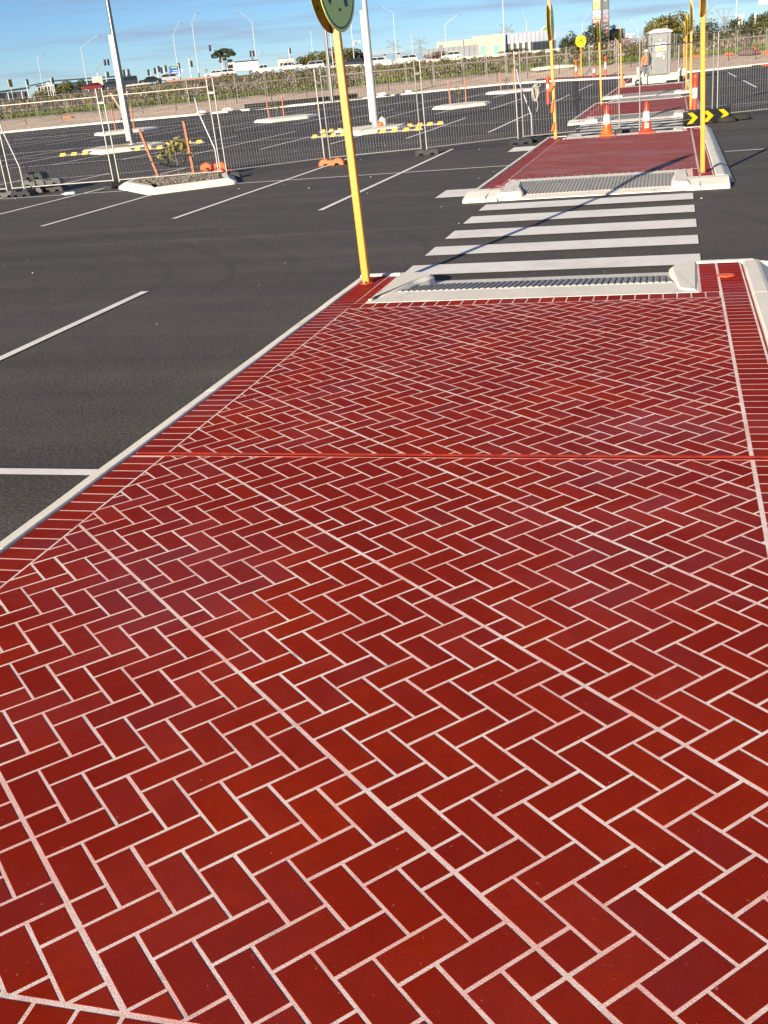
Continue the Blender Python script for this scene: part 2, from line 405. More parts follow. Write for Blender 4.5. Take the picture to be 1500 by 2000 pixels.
def line(x0, y0, x1, y1, w=.09, fz=.008):
    d = Vector((x1 - x0, y1 - y0)).normalized(); nrm = Vector((-d.y, d.x)) * w / 2
    m = MB(); P = [(x0 - nrm.x, y0 - nrm.y), (x1 - nrm.x, y1 - nrm.y), (x1 + nrm.x, y1 + nrm.y), (x0 + nrm.x, y0 + nrm.y)]
    if (P[1][0] - P[0][0]) * (P[2][1] - P[1][1]) - (P[1][1] - P[0][1]) * (P[2][0] - P[1][0]) < 0: P = P[::-1]
    m.v = [(x, y, fz) for x, y in P]; m.f = [(0, 1, 2, 3)]
    return m.build('bay_line', M_PAINT, asph if (y0 + y1) / 2 < 32.2 else fresh, fix=False)
ROWS = [(-.6, 9.93, 4.78), (16.0, 26.9, 21.45), (32.5, 42.6, 37.6), (48.6, 59.2, 53.9), (65.0, 76.5, 70.4)]
LX = [-5.28, -7.78, -10.2, -12.5, -14.75, -17.3, -19.85, -22.5] + [-24.95 - 2.45 * k for k in range(14)]
def inside(x, y): return math.hypot(x, y) < kerb_r(math.atan2(x, y)) - .6
for ri, (a, b, cy) in enumerate(ROWS):
    for k, x in enumerate(LX):
        if ri == 0 and k > 3: continue
        if ri == 1 and k > 6: continue
        if ri == 1 and abs(x + 10.2) < .2: line(x, a, x, 20.2); continue
        if inside(x, a) and inside(x, b): line(x, a, x, b)
    xe = -3.05 if ri else -2.9
    xs = -15 if ri == 0 else -22 if ri == 1 else -46
    if inside(xs, cy): line(xs, cy, xe, cy, .09, .0075)
    else:
        while not inside(xs, cy): xs += 2
        line(xs, cy, xe, cy, .09, .0075)
    for x in (3.3, 5.75, 8.2, 10.65):
        if ri >= 1 and inside(x, b): line(x, a + 1, x, b)
    if ri >= 1: line(.92, cy - .05, 14 if ri < 3 else 8, cy - .05, .09, .0075)
for x in (-49, -46, -42.5):                                  # short bay ends against the far kerb
    r = kerb_r(math.atan2(x, 76)); line(x, 74.5, x + 1.2, 77.2, .12)
def bar(y0, y1, x0=-2.6, x1=.27):
    m = MB(); m.v = [(x0, y0, .012), (x1, y0, .012), (x1, y1, .012), (x0, y1, .012)]; m.f = [(0, 1, 2, 3)]
    return m.build('crosswalk_bar', M_PAINT, asph, fix=False)
for y0, y1 in ((10.22, 10.76), (11.34, 11.9), (12.46, 13.08), (13.66, 14.3), (14.86, 15.5)): bar(y0, y1)
for k in range(5): bar(27.55 + 1.1 * k, 28.1 + 1.1 * k)
for k in range(4): bar(44.9 + 1.1 * k, 45.45 + 1.1 * k)
for k in range(4): bar(61.9 + 1.1 * k, 62.4 + 1.1 * k)
for y0, y1 in ((16.68, 17.7), (24.7, 25.95)):                # white blocks beside the second island
    m = MB(); m.v = [(-3.6, y0, .011), (-3.0, y0, .011), (-3.0, y1, .011), (-3.62, y1, .011)]; m.f = [(0, 1, 2, 3)]
    m.build('marking_block', M_PAINT, asph, fix=False)
m = MB(); m.v = [(.9, 26.42, .01), (40, 25.3, .01), (40, 25.36, .01), (.9, 26.48, .01)]; m.f = [(0, 1, 2, 3)]
m.build('asphalt_seam', M_DARK, asph, fix=False)

# ------------------------------------------------------------------ red paved islands
Z = .10
CA, SA = math.cos(math.radians(42.5)), math.sin(math.radians(42.5))
U = .1; CX, CY = 24.593, -3.0646
def st(s, t):
    a, b = s - CX, t - CY
    return (U * (CA * a + SA * b), U * (-SA * a + CA * b))
def clip(poly, rect):
    x0, y0, x1, y1 = rect
    for ax, lim, sg in ((0, x0, 1), (0, x1, -1), (1, y0, 1), (1, y1, -1)):
        o = []
        for i in range(len(poly)):
            a, b = poly[i], poly[(i + 1) % len(poly)]; da, db = sg * (a[ax] - lim), sg * (b[ax] - lim)
            if da >= 0: o.append(a)
            if (da >= 0) != (db >= 0):
                k = da / (da - db); o.append((a[0] + (b[0] - a[0]) * k, a[1] + (b[1] - a[1]) * k))
        poly = o
        if len(poly) < 3: return None
    ar = abs(sum(poly[i][0] * poly[(i + 1) % len(poly)][1] - poly[(i + 1) % len(poly)][0] * poly[i][1] for i in range(len(poly)))) / 2
    if ar < 2e-4: return None
    # drop points that coincide
    res = []
    for p in poly:
        if not res or math.hypot(p[0] - res[-1][0], p[1] - res[-1][1]) > .003: res.append(p)
    if len(res) > 2 and math.hypot(res[0][0] - res[-1][0], res[0][1] - res[-1][1]) <= .003: res.pop()
    return res if len(res) > 2 else None
def herringbone(rects):
    g, gs = .053, .076; res = []
    corners = [(x, y) for r in rects for x in (r[0], r[2]) for y in (r[1], r[3])]
    inv = lambda x, y: (CX + (CA * x - SA * y) / U, CY + (SA * x + CA * y) / U)
    S_ = [inv(*p) for p in corners]
    s0, s1 = min(p[0] for p in S_), max(p[0] for p in S_); t0, t1 = min(p[1] for p in S_), max(p[1] for p in S_)
    for strip in range(math.floor(t0 / 8) - 1, math.ceil(t1 / 8) + 1):
        for m4 in range(math.floor((s0 - 12) / 4), math.ceil(s1 / 4) + 1):
            pcs = [(k, k + 1, k, k + 2) for k in range(7)] + [(k + 1, k + 3, k, k + 1) for k in range(8)] + [(-1, 0, 0, 1), (7, 8, 7, 8)]
            for a, b, c, d in pcs:
                lo = gs if c == 0 else g; hi = gs if d == 8 else g
                T0 = strip * 8 + c + lo; T1 = strip * 8 + d - hi; A, B = m4 * 4 + a + g, m4 * 4 + b - g
                j = lambda: random.uniform(-.009, .009)
                P = [st(A + j(), T0 + j()), st(B + j(), T0 + j()), st(B + j(), T1 + j()), st(A + j(), T1 + j())]
                for r in rects:
                    q = clip(P, r)
                    if q: res.append(q)
    return res
def course(x0, x1, y0, y1, pitch, along, gap=.010, start=None):
    res = []; p = start if start is not None else (y0 if along == 'y' else x0); lim = y1 if along == 'y' else x1
    while p < lim - .01:
        e = min(p + pitch, lim)
        res.append([(x0, p + gap / 2), (x1, p + gap / 2), (x1, e - gap / 2), (x0, e - gap / 2)] if along == 'y' else
                   [(p + gap / 2, y0), (e - gap / 2, y0), (e - gap / 2, y1), (p + gap / 2, y1)])
        p += pitch
    return [r for r in res if abs(r[2][0] - r[0][0]) > .012 and abs(r[2][1] - r[0][1]) > .012]
def brick_geo(mb, P, z=Z):
    ar = sum(P[i][0] * P[(i + 1) % len(P)][1] - P[(i + 1) % len(P)][0] * P[i][1] for i in range(len(P)))
    if ar < 0: P = P[::-1]
    top = inset_poly(P, .0012); n = len(P); b = len(mb.v)
    for pl, zz in ((P, z - .004), (P, z - .0004), (top, z)):
        for p in pl: mb.v.append((p[0], p[1], zz))
    for i in range(2):
        for k in range(n): mb.f.append((b + i * n + k, b + i * n + (k + 1) % n, b + (i + 1) * n + (k + 1) % n, b + (i + 1) * n + k))
    mb.f.append(tuple(b + 2 * n + k for k in range(n)))
R_ = Matrix((R0, R1, R2)); CAMV = Vector((0, 0, CAM_Z))
def seen_area(P):
    pr = []
    for x, y in P:
        v = R_ @ (Vector((x, y, Z)) - CAMV)
        if v.z < .2: return 0
        pr.append((750 + 2043.1 * v.x / v.z, 1000 + 2043.1 * v.y / v.z))
    cx = sum(p[0] for p in pr) / len(pr); cy = sum(p[1] for p in pr) / len(pr)
    if not (-20 < cx < 1520 and -20 < cy < 2020): return 0
    return abs(sum(pr[i][0] * pr[(i + 1) % len(pr)][1] - pr[(i + 1) % len(pr)][0] * pr[i][1] for i in range(len(pr)))) / 2
def rect_mb(x0, y0, x1, y1, z0, z1): return MB().box(((x0 + x1) / 2, (y0 + y1) / 2, (z0 + z1) / 2), (x1 - x0, y1 - y0, z1 - z0))

# --- nearest island
JY = 4.822
near = []
near += herringbone([(-2.598, 1.415, .372, JY - .030), (-2.598, JY + .030, .372, 8.338)])
near += [b for b in course(-2.796, -2.609, 1.415, JY - .028, .1055, 'y', start=1.405)] + course(-2.796, -2.609, JY + .030, 9.76, .1055, 'y', start=JY + .025)
near += course(.392, .570, 1.415, JY - .028, .107, 'y', start=1.40) + course(.392, .570, JY + .030, 9.765, .107, 'y', start=JY + .02)
near += course(-2.597, .37, 8.352, 8.535, .1065, 'x', start=-2.6115)
near += course(.235, .37, 8.60, 9.76, .107, 'y', start=8.55) + course(-2.597, -2.515, 8.58, 9.72, .1055, 'y', start=8.54)
near += course(-2.80, .57, 1.20, 1.400, .107, 'x', .011)
near = [b for b in near if len(b) > 2]
near.sort(key=seen_area, reverse=True)
bm_ = rect_mb(-2.795, 1.19, .585, JY - .026, -.03, Z - .0008); bm_.box((-1.105, (JY + .026 + 8.543) / 2, (Z - .0308) / 2), (3.38, 8.543 - JY - .026, Z + .0292)); bm_.box((-2.6485, 9.1615, .0339), (.293, 1.237, .1278)); bm_.box((.404, 9.1615, .0339), (.362, 1.237, .1278))
base = struct('paving', bm_, M_JOINT)
quad_cache = {}
for P in near[:300]:
    cx = sum(p[0] for p in P) / len(P); cy = sum(p[1] for p in P) / len(P)
    m = MB(); brick_geo(m, [(p[0] - cx, p[1] - cy) for p in P], 0)
    me = m.mesh('brick', M_BRICK); o = link('brick', me, base, (cx, cy, Z + random.uniform(-.0004, .0004)))
m = MB()
for P in near[300:]: brick_geo(m, P)
tag(m.build('small_bricks', M_BRICK, base, fix=False), kind='stuff')
jm = MB()                                                     # tooled expansion joint across the path
for x0, x1 in ((-2.79, .58),):
    for y0, y1, z0, z1 in ((-.026, -.006, .1015, .097), (-.006, .004, .092, .092), (.004, .026, .097, .1015)):
        b = len(jm.v); jm.v += [(x0, JY + y0, z0), (x1, JY + y0, z0), (x1, JY + y1, z1), (x0, JY + y1, z1)]; jm.f.append((b, b + 1, b + 2, b + 3))
    b = len(jm.v); jm.v += [(x0, JY - .026, .1015), (x0, JY - .026, .08), (x1, JY - .026, .08), (x1, JY - .026, .1015)]; jm.f.append((b, b + 1, b + 2, b + 3))
    b = len(jm.v); jm.v += [(x0, JY + .026, .1015), (x1, JY + .026, .1015), (x1, JY + .026, .08), (x0, JY + .026, .08)]; jm.f.append((b, b + 1, b + 2, b + 3))
jm.build('expansion_joint', M_OVER, base, fix=False)
cm = MB(); x = -2.77                                          # ragged dark crack along the joint
while x < .57:
    l = random.uniform(.05, .22)
    if random.random() < .75:
        y = JY - .012 + random.uniform(-.004, .004); cm.box((x + l / 2, y, .0945), (l, random.uniform(.003, .008), .006), random.uniform(-.03, .03))
    x += l + random.uniform(.01, .1)
cm.build('joint_crack', M_DARK, base)
# painted edge strip along the right border and the raw gaps beside the kerbs
M_LINE = mat('pale_edge_strip', (.56, .47, .44), .6, var=.2, vscale=30)

def kerb_run(name, prof, y0, y1, xm, m, step=2.4, gap=.006):   # straight kerb lengths with open joints; prof = (x offset, z)
    root = None; y = y0; k = 0; objs = []
    while y < y1 - .01:
        e = min(y + step, y1); n = max(2, int((e - y) / .12)); r = []
        for i in range(n + 1):
            yy = y + gap / 2 + (e - y - gap) * i / n
            r.append([(xm + px + .003 * noise.noise((yy * 1.7, px * 9, 3)), yy, pz + (.003 * noise.noise((yy * 2.1, 5, px)) if pz > .01 else 0)) for px, pz in prof])
        mb = MB().loft(r); objs.append(mb); y = e
    tot = objs[0].build(name, m, None, False); tag(tot, kind='structure')
    for o in objs[1:]: o.build('kerb_length', m, tot)
    return tot
PROF_L = [(0, -.05), (.088, -.05), (.088, .104), (.080, .110), (.012, .1015), (0, .094)]
PROF_R = [(0, -.05), (.26, -.05), (.26, .012), (.245, .035), (.135, .112), (.105, .122), (.012, .122), (0, .112)]
kerb_run('kerb', PROF_L, 1.19, 9.78, -2.892, M_CONC)
kerb_run('kerb', PROF_R, 1.19, 9.72, .604, M_CONC)
struct('kerb', rect_mb(-2.89, 1.0, .87, 1.185, -.03, .112), M_CONC)
struct('paving_gap', rect_mb(.584, 1.2, .606, 9.74, .0, .085), M_OVER)
struct('paving_gap', rect_mb(-2.806, 1.2, -2.793, 9.74, .0, .082), M_DARK)

def rounded(poly, r=.06, n=4):
    res = []
    for i in range(len(poly)):
        a, b, c = Vector(poly[i - 1]), Vector(poly[i]), Vector(poly[(i + 1) % len(poly)])
        d1 = min(r, (a - b).length * .45); d2 = min(r, (c - b).length * .45)
        p, s = b + (a - b).normalized() * d1, b + (c - b).normalized() * d2
        for k in range(n + 1):
            t = k / n; res.append(tuple(p * (1 - t) ** 2 + b * 2 * t * (1 - t) + s * t * t))
    return res
def ramp(y_top, dirn, front):
    """kerb ramp: y_top = edge towards the bricks, dirn = +1 slopes away from the camera, -1 towards it"""
    Y = lambda d: y_top + dirn * d
    L1, L2, L3 = (.42, 1.04, 1.33) if not front else (.42, 1.57, 1.88)
    xl, xr = (-2.33, .02)
    mb = MB(); prof = [(0, Z + .001), (L1 - .005, Z - .002), (L2, .030), (L3, .012)]
    for (d0, z0), (d1, z1) in zip(prof, prof[1:]):
        a = (xl - .17 if d0 == 0 else xl - .05, Y(d0), z0); b = len(mb.v)
        X0, X1 = (-2.5, .22) if d1 <= L1 else (-2.42, .12)
        mb.v += [(X0, Y(d0), z0), (X1, Y(d0), z0), (X1, Y(d1), z1), (X0, Y(d1), z1), (X0, Y(d0), -.05), (X1, Y(d0), -.05), (X1, Y(d1), -.05), (X0, Y(d1), -.05)]
        mb.f += [tuple(b + i for i in f) for f in ((0, 1, 2, 3), (7, 6, 5, 4), (0, 4, 5, 1), (1, 5, 6, 2), (2, 6, 7, 3), (3, 7, 4, 0))]
    root = struct('kerb_ramp', mb, M_CONC)
    # corrugated strip: a plate with raised ribs
    p0, p1 = Vector((0, Y(L1), Z - .003)), Vector((0, Y(L2), .030)); nrm = Vector((0, p0.z - p1.z, abs(p1.y - p0.y)))
    slope = math.atan2(p1.z - p0.z, p1.y - p0.y)
    mid = (p0 + p1) / 2; ln = (p1 - p0).length - .01
    R = Matrix.Rotation(math.atan2(p1.z - p0.z, p1.y - p0.y) if dirn > 0 else math.atan2(p0.z - p1.z, p0.y - p1.y), 3, 'X')
    pl = MB(); pl.box((0, 0, 0), (xr - xl, ln, .006), 0, R); pl.build('grooved_plate', M_CONC2, root, loc=(xl / 2 + xr / 2, mid.y, mid.z + .002))
    rib = MB(); hw = .0195
    rib.v = [tuple(R @ Vector(p)) for p in ((-hw, -ln / 2, 0), (hw, -ln / 2, 0), (hw, ln / 2, 0), (-hw, ln / 2, 0), (-hw * .7, -ln / 2 + .004, .007), (hw * .7, -ln / 2 + .004, .007), (hw * .7, ln / 2 - .004, .007), (-hw * .7, ln / 2 - .004, .007))]
    rib.f = [(4, 5, 6, 7), (0, 1, 5, 4), (1, 2, 6, 5), (2, 3, 7, 6), (3, 0, 4, 7)]
    me = rib.mesh('rib', M_CONC2)
    nrib = 45
    for k in range(nrib): link('rib', me, root, (xl + .026 + k * (xr - xl - .052) / (nrib - 1), mid.y, mid.z + .005))
    # wings that stay level while the ramp drops
    e = L3 + (0.0 if not front else 0)
    wl = [(-2.5, Y(.02)), (-2.36, Y(.30)), (-2.315, Y(L1)), (-2.24, Y(.62 * L2 + .2)), (-2.15, Y(L2)), (-2.14, Y(L2 + .14)), (-2.26, Y(L3 - .03)), (-2.52, Y(L3))]
    wr = [(.22, Y(.02)), (.05, Y(.10)), (.022, Y(L1)), (-.01, Y(.62 * L2 + .2)), (-.02, Y(L2)), (.0, Y(L2 + .1)), (.09, Y(L3 - .04)), (.24, Y(L3))]
    for w in (wl, wr):
        MB().prism(rounded(w, .07, 3), -.03, Z + .013, .034, mid=Z - .014).build('ramp_wing', M_CONC, root)
    return root
ramp(8.545, 1, False)
# kerb across the far end of the nearest island
for x0, x1 in ((-2.892, -2.50), (.215, .70)):
    prof = [(9.775, -.03), (9.775, Z + .004), (9.80, Z + .012), (9.86, Z + .010), (9.93, .06), (9.97, -.03)]
    struct('kerb', MB().loft([[(x, y, z) for y, z in prof] for x in (x0, x1)]), M_CONC)
corner = [(.70, 9.775), (.72, 9.72), (.86, 9.70), (.80, 9.86), (.70, 9.93)]
struct('kerb', MB().prism(rounded([(.60, 9.715), (.74, 9.715), (.86, 9.715), (.82, 9.86), (.70, 9.95)], .05), -.03, Z, .05, mid=.03), M_CONC)
# flush orange cover and the patch of overspray at the post
cv = MB().lathe([(.072, 0), (.072, .006), (.062, .009)], 20, (.44, 9.17, Z)); cv.build('post_socket_cover', M_ORANGE, base)

# --- islands further along the crossing
def island(y0, y1, front_ramp=True, back_ramp=True):
    b0, b1 = y0 + .70, y1 - .12
    bs = herringbone([(-2.596, y0 + 2.12, .366, b1 - (1.12 if back_ramp else .2))])
    bs += course(-2.866, -2.612, b0, b1, .1055, 'y') + course(.397, .566, b0, b1, .107, 'y')
    bs += course(-2.59, .37, y0 + 1.93, y0 + 2.11, .1065, 'x')
    bs += course(.29, .37, b0, y0 + 1.9, .107, 'y') + course(-2.597, -2.57, b0, y0 + 1.9, .1055, 'y')
    if back_ramp: bs += course(-2.59, .37, b1 - 1.10, b1 - .92, .1065, 'x') + course(.29, .37, b1 - .9, b1, .107, 'y') + course(-2.597, -2.53, b1 - .9, b1, .1055, 'y')
    ya, yb = y0 + 1.925, (b1 - .917 if back_ramp else b1 + .01)
    bm_ = rect_mb(-2.87, ya, .585, yb, -.03, Z - .0008); zc, zh = (Z - .0322) / 2, Z + .0278
    for u0, u1 in ([(b0 - .01, ya)] + ([(yb, b1 + .01)] if back_ramp else [])):
        bm_.box((-2.6855, (u0 + u1) / 2, zc), (.367, u1 - u0, zh)); bm_.box((.404, (u0 + u1) / 2, zc), (.362, u1 - u0, zh))
    root = struct('paving', bm_, M_JOINT)
    m = MB()
    for P in bs: brick_geo(m, P)
    tag(m.build('bricks', M_BRICK2, root, fix=False), kind='stuff')
    rect_mb(.376, b0, .389, b1, .09, Z - .0005).build('edge_strip', M_LINE, root)
    rect_mb(-2.611, b0, -2.598, b1, .09, Z - .0005).build('edge_strip', M_LINE, root)
    kerb_run('kerb', [(0, -.05), (.075, -.05), (.075, .108), (.065, .116), (.012, .116), (0, .104)], b0 - .02, b1, -2.952, M_CONC)
    kerb_run('kerb', PROF_R, b0 - .02, b1 + .1, .604, M_CONC)
    # wide mountable kerb across the front, left and right of the ramp
    prof = [(y0, -.03), (y0, .035), (y0 + .05, .06), (y0 + .45, .112), (y0 + .685, .116), (y0 + .695, -.03)]
    for x0, x1, sk0, sk1 in ((-2.952, -2.50, -.06, 0), (.20, .862, 0, -.09)):
        r = []
        for x, sk in ((x0 + sk0, 1 if sk0 else 0), ((x0 + x1) / 2, 0), (x1 + sk1, 1 if sk1 else 0)):
            r.append([(x, y + (0 if not sk else 0), z) for y, z in prof])
        struct('kerb', MB().loft(r), M_CONC)
    for x, d in ((-2.67, 0), (.37, 0)):
        MB().box((x, y0 + .33, .0665), (.008, .68, .06), 0, Matrix.Rotation(.09, 3, 'X')).build('kerb_joint', M_CONC2, root)
    if front_ramp: ramp(y0 + 1.92, -1, True)
    if back_ramp:
        ramp(b1 - .915, 1, False)
    prof = [(b1 + .005, -.03), (b1 + .005, Z + .004), (b1 + .03, Z + .012), (b1 + .09, Z + .010), (b1 + .2, -.03)]
    for x0, x1 in ((-2.95, -2.50), (.215, .72)): struct('kerb', MB().loft([[(x, y, z) for y, z in prof] for x in (x0, x1)]), M_CONC)
    return root
i2 = island(15.88, 27.15)
i3 = island(32.95, 44.2); i4 = island(49.4, 61.6); i5 = island(66.4, 80.5, True, False)
cv = MB().lathe([(.072, 0), (.072, .006), (.062, .009)], 20, (-2.62, 17.0, Z)); cv.build('post_socket_cover', mat('faded_red_paint', (.42, .12, .10), .6), i2)
cv = MB().lathe([(.072, 0), (.072, .006), (.062, .009)], 20, (.50, 26.5, Z)); cv.build('post_socket_cover', mat('faded_red_paint', (.42, .12, .10), .6), i2)
# far kerb with a strip of red paving behind it at the end of the crossing
mb = MB(); step = 3
prv = [(kerb_r(t) * math.sin(t), kerb_r(t) * math.cos(t), t) for t in ths]
rings = []
for x, y, t in prv:
    d = Vector((math.sin(t), math.cos(t)))
    rings.append([(x + d.x * a, y + d.y * a, z) for a, z in ((-.10, -.04), (-.10, .03), (-.02, .13), (.26, .14), (.30, .10), (.30, -.04))])
struct('far_kerb', MB().loft(rings), M_CONC)
fp = MB()
for t0 in range(40):
    pass
b = 0; arc = [t for t in ths if -.125 < t < -.035]
for t in arc:
    for a in (.32, 2.4):
        r = kerb_r(t) + a; fp.v.append((r * math.sin(t), r * math.cos(t), .150 if a < 1 else .26))
for k in range(len(arc) - 1): fp.f.append((2 * k, 2 * k + 2, 2 * k + 3, 2 * k + 1))
struct('far_paving', fp, mat('far_red_paving', (.17, .035, .03), .7, var=.2, vscale=2))

# ------------------------------------------------------------------ yellow crossing signs
def disc_profile(r, n=40): return [(r * math.cos(2 * PI * k / n), r * math.sin(2 * PI * k / n)) for k in range(n)]
def sign_face(mb, poly, x, th, c):                            # polygon in the y-z plane at x, facing +x
    b = len(mb.v); n = len(poly)
    for xx in (x, x + th):
        for y, z in poly: mb.v.append((xx, y + c[0], z + c[1]))
    mb.f.append(tuple(b + n + k for k in range(n))); mb.f.append(tuple(b + k for k in range(n - 1, -1, -1)))
    for k in range(n): mb.f.append((b + k, b + (k + 1) % n, b + n + (k + 1) % n, b + n + k))
def ring(mb, r0, r1, x, th, c, n=40):
    b = len(mb.v)
    for xx in (x, x + th):
        for r in (r0, r1):
            for k in range(n): mb.v.append((xx, r * math.cos(2 * PI * k / n) + c[0], r * math.sin(2 * PI * k / n) + c[1]))
    for k in range(n):
        j = (k + 1) % n
        mb.f += [(b + 2 * n + k, b + 2 * n + j, b + 3 * n + j, b + 3 * n + k), (b + k, b + n + k, b + n + j, b + j), (b + n + k, b + 3 * n + k, b + 3 * n + j, b + n + j), (b + k, b + j, b + 2 * n + j, b + 2 * n + k)]
LEG_A = [(-.035, .10), (-.15, -.10), (-.215, -.185), (-.175, -.225), (-.095, -.125), (.0, .03)]
LEG_B = [(.0, .03), (.10, -.115), (.125, -.235), (.20, -.225), (.185, -.155), (.165, -.08), (.05, .11), (-.035, .10)]
def crossing_sign(label, loc, yaw=0, lean=-.03, tall=3.1, discs=True, facing=0.0, height=None):
    t = thing('crossing_sign', label, 'sign', loc, yaw, 'yellow posts along the crossing', lean=(0, lean))
    hp = 2.98 if discs else tall
    MB().bbox((0, 0, hp / 2), (.066, .066, hp), .008).build('post', M_YEL, t)
    MB().lathe([(.066, 0), (.062, .010), (.05, .014)], 18, (0, 0, 0)).build('base_collar', M_OVER, t)
    for y in (.03, -.03): MB().tube((0, y * 2.4, .012), (0, y * 2.4, .03), .011, n=6).build('bolt', M_GALV, t)
    if discs:
        zc = 2.51
        for sgn in (1, -1):
            mb = MB(); sign_face(mb, disc_profile(.375), .046 if sgn > 0 else -.038, .004, (0, zc))
            d = mb.build('sign_disc', M_GREENSIGN if sgn > 0 else M_SIGNBACK, t); d.rotation_euler = (0, 0, -facing if sgn > 0 else -facing)
            if sgn > 0:
                r = MB(); ring(r, .335, .350, .0502, .0006, (0, zc)); r.build('border_ring', M_NAVY, d)
                l = MB(); sign_face(l, [(a, b * .88 + .03) for a, b in LEG_A], .0502, .0006, (.0, zc)); sign_face(l, [(a, b * .88 + .03) for a, b in LEG_B], .0502, .0006, (.0, zc)); l.build('walking_legs', M_NAVY, d)
                for z in (-.20, .20): MB().tube((.050, 0.01, zc + z), (.060, 0.01, zc + z), .011, n=8).build('bolt', M_BLACK, d)
            else:
                mb2 = MB(); sign_face(mb2, disc_profile(.372), -.0405, .002, (0, zc)); mb2.build('sign_face', M_YELSIGN, d)
                for z in (-.18, .18): MB().box((-.030, 0, zc + z), (.012, .5, .03)).build('bracket', M_SIGNBACK, d)
    return t
crossing_sign('yellow post with a green disc bearing dark walking legs beside the near kerb ramp', (-2.735, 9.43, Z), facing=.13)
crossing_sign('yellow post on the front right corner of the second paved island', (.43, 17.08, Z))
crossing_sign('yellow post with orange ribbon tied on it at the back left of the second island', (-2.68, 26.25, Z))
crossing_sign('yellow post directly behind the red and white bollard on the third island', (.47, 34.5, Z), lean=-.02)
crossing_sign('yellow post on the back left corner of the third island', (-2.64, 42.7, Z))
crossing_sign('yellow post just right of the portable toilet on the fourth island', (.48, 50.5, Z), lean=-.02)
crossing_sign('yellow post left of the toilet trailer on the fourth island', (-2.7, 60.6, Z))
crossing_sign('farthest pale yellow post behind the right side of the toilet trailer', (.50, 67.6, Z), lean=-.02)
# orange ribbon on the second-island post
t = thing('warning_ribbon', 'orange plastic ribbon knotted round a yellow post with a loose tail', 'ribbon', (-2.68, 26.22, 0))
rb = MB(); rb.box((-.03, -.045, 1.33), (.10, .02, .10)); rb.slab([(-.05, -.05, 1.36), (-.15, -.08, 1.20), (-.10, -.07, 1.15), (-.02, -.05, 1.26)], .01); rb.build('knot', M_ORANGE, t)
MB().slab([(-.05, -.05, .98), (-.02, -.05, 1.02), (-.04, -.05, .72), (-.10, -.06, .70)], .008).build('tail', M_ORANGE, t)
rb = MB(); rb.slab([(-.04, -.045, .48), (-.02, -.05, .50), (-.02, -.05, .32), (-.10, -.06, .28)], .008); rb.build('tail', M_ORANGE, t)
# far crossing sign at the kerb, facing back along the road
t = thing('crossing_sign', 'small bright yellow round crossing sign on an orange post at the far kerb', 'sign', (-7.35, 92.8, .14), -1.15)
MB().box((0, 0, 1.25), (.09, .09, 2.5)).build('post', mat('orange_yellow_enamel', (.80, .28, .01), .4), t)
mb = MB(); sign_face(mb, disc_profile(.44, 28), .05, .01, (0, 2.72)); d = mb.build('sign_disc', M_YELSIGN, t)
r = MB(); ring(r, .38, .41, .0602, .004, (0, 2.72), 28); r.build('border_ring', M_BLACK, d)
l = MB(); sign_face(l, [(a * 1.15, b * 1.15) for a, b in LEG_A], .0602, .004, (0, 2.75)); sign_face(l, [(a * 1.15, b * 1.15) for a, b in LEG_B], .0602, .004, (0, 2.75)); l.build('walking_legs', M_BLACK, d)

# ------------------------------------------------------------------ temporary fence
def mesh_fence(name, label, A, B, h=2.1, r=.0155, rail=1.93, wires=.066, lean=-.02, group='temporary mesh fence panels in front', clampy=True, z0=0, seg=8):
    A, B = Vector(A), Vector(B); d = B - A; ln = d.length; rz = math.atan2(d.y, d.x)
    t = thing(name, label, 'fence panel', (A.x, A.y, z0), rz, group)
    x0, x1 = .07, ln - .07; lx = lean
    for x in (x0, x1): MB().tube((x, 0, .06), (x + lx * 2.04, 0, h), r, n=seg).build('upright', M_GALV, t)
    MB().tube((x0 + lx * rail, 0, rail), (x1 + lx * rail, 0, rail), r * (.86 if clampy else .5), n=seg).build('top_rail', M_GALV, t)
    MB().tube((x0, 0, .16), (x1, 0, .16), r * (.86 if clampy else .5), n=seg).build('bottom_rail', M_GALV, t)
    if wires:
        w = MB(); wr = .00135; k = x0 + .06
        while k < x1 - .03:
            w.tube((k, -.004, .165), (k + lx * rail, -.004, rail - .005), wr, n=3, caps=False); k += wires
        z = .30
        while z < rail - .05: w.tube((x0 + lx * z, .003, z), (x1 + lx * z, .003, z), wr * .8, n=3, caps=False); z += .30
        tag(w.build('wire_mesh', M_WIRE, t, fix=False), kind='stuff')
    if clampy:
        MB().bbox((x1 + lx * 1.75 + .07, 0, 1.80), (.17, .05, .05), .008).build('clamp', M_GALV, t)
    return t
J = [(-17.2, 22.0), (-14.78, 22.2), (-12.2, 22.5), (-9.75, 22.95), (-7.86, 24.75), (-5.72, 25.65), (-3.62, 27.15), (-1.23, 28.1)]
FL = ['mesh fence panel running out of the left edge behind the black block stack', 'mesh fence panel between the black block stack and the planter', 'mesh fence panel standing behind the planter with two stakes',
      'mesh fence panel between the orange block pile and the single orange block', 'mesh fence panel seen through the near yellow sign post', 'mesh fence panel between the lone black block and the black block pile by the island',
      'mesh fence panel with the coiled rope hung on it']
for k in range(7): mesh_fence('mesh_fence', FL[k], J[k], J[k + 1])
mesh_fence('mesh_fence', 'mesh fence panel standing behind the white and red cones', (-.80, 26.6), (.98, 30.2))
mesh_fence('mesh_fence', 'mesh fence panel running out of the right edge behind the chevron board', (1.02, 30.3), (3.35, 31.4))
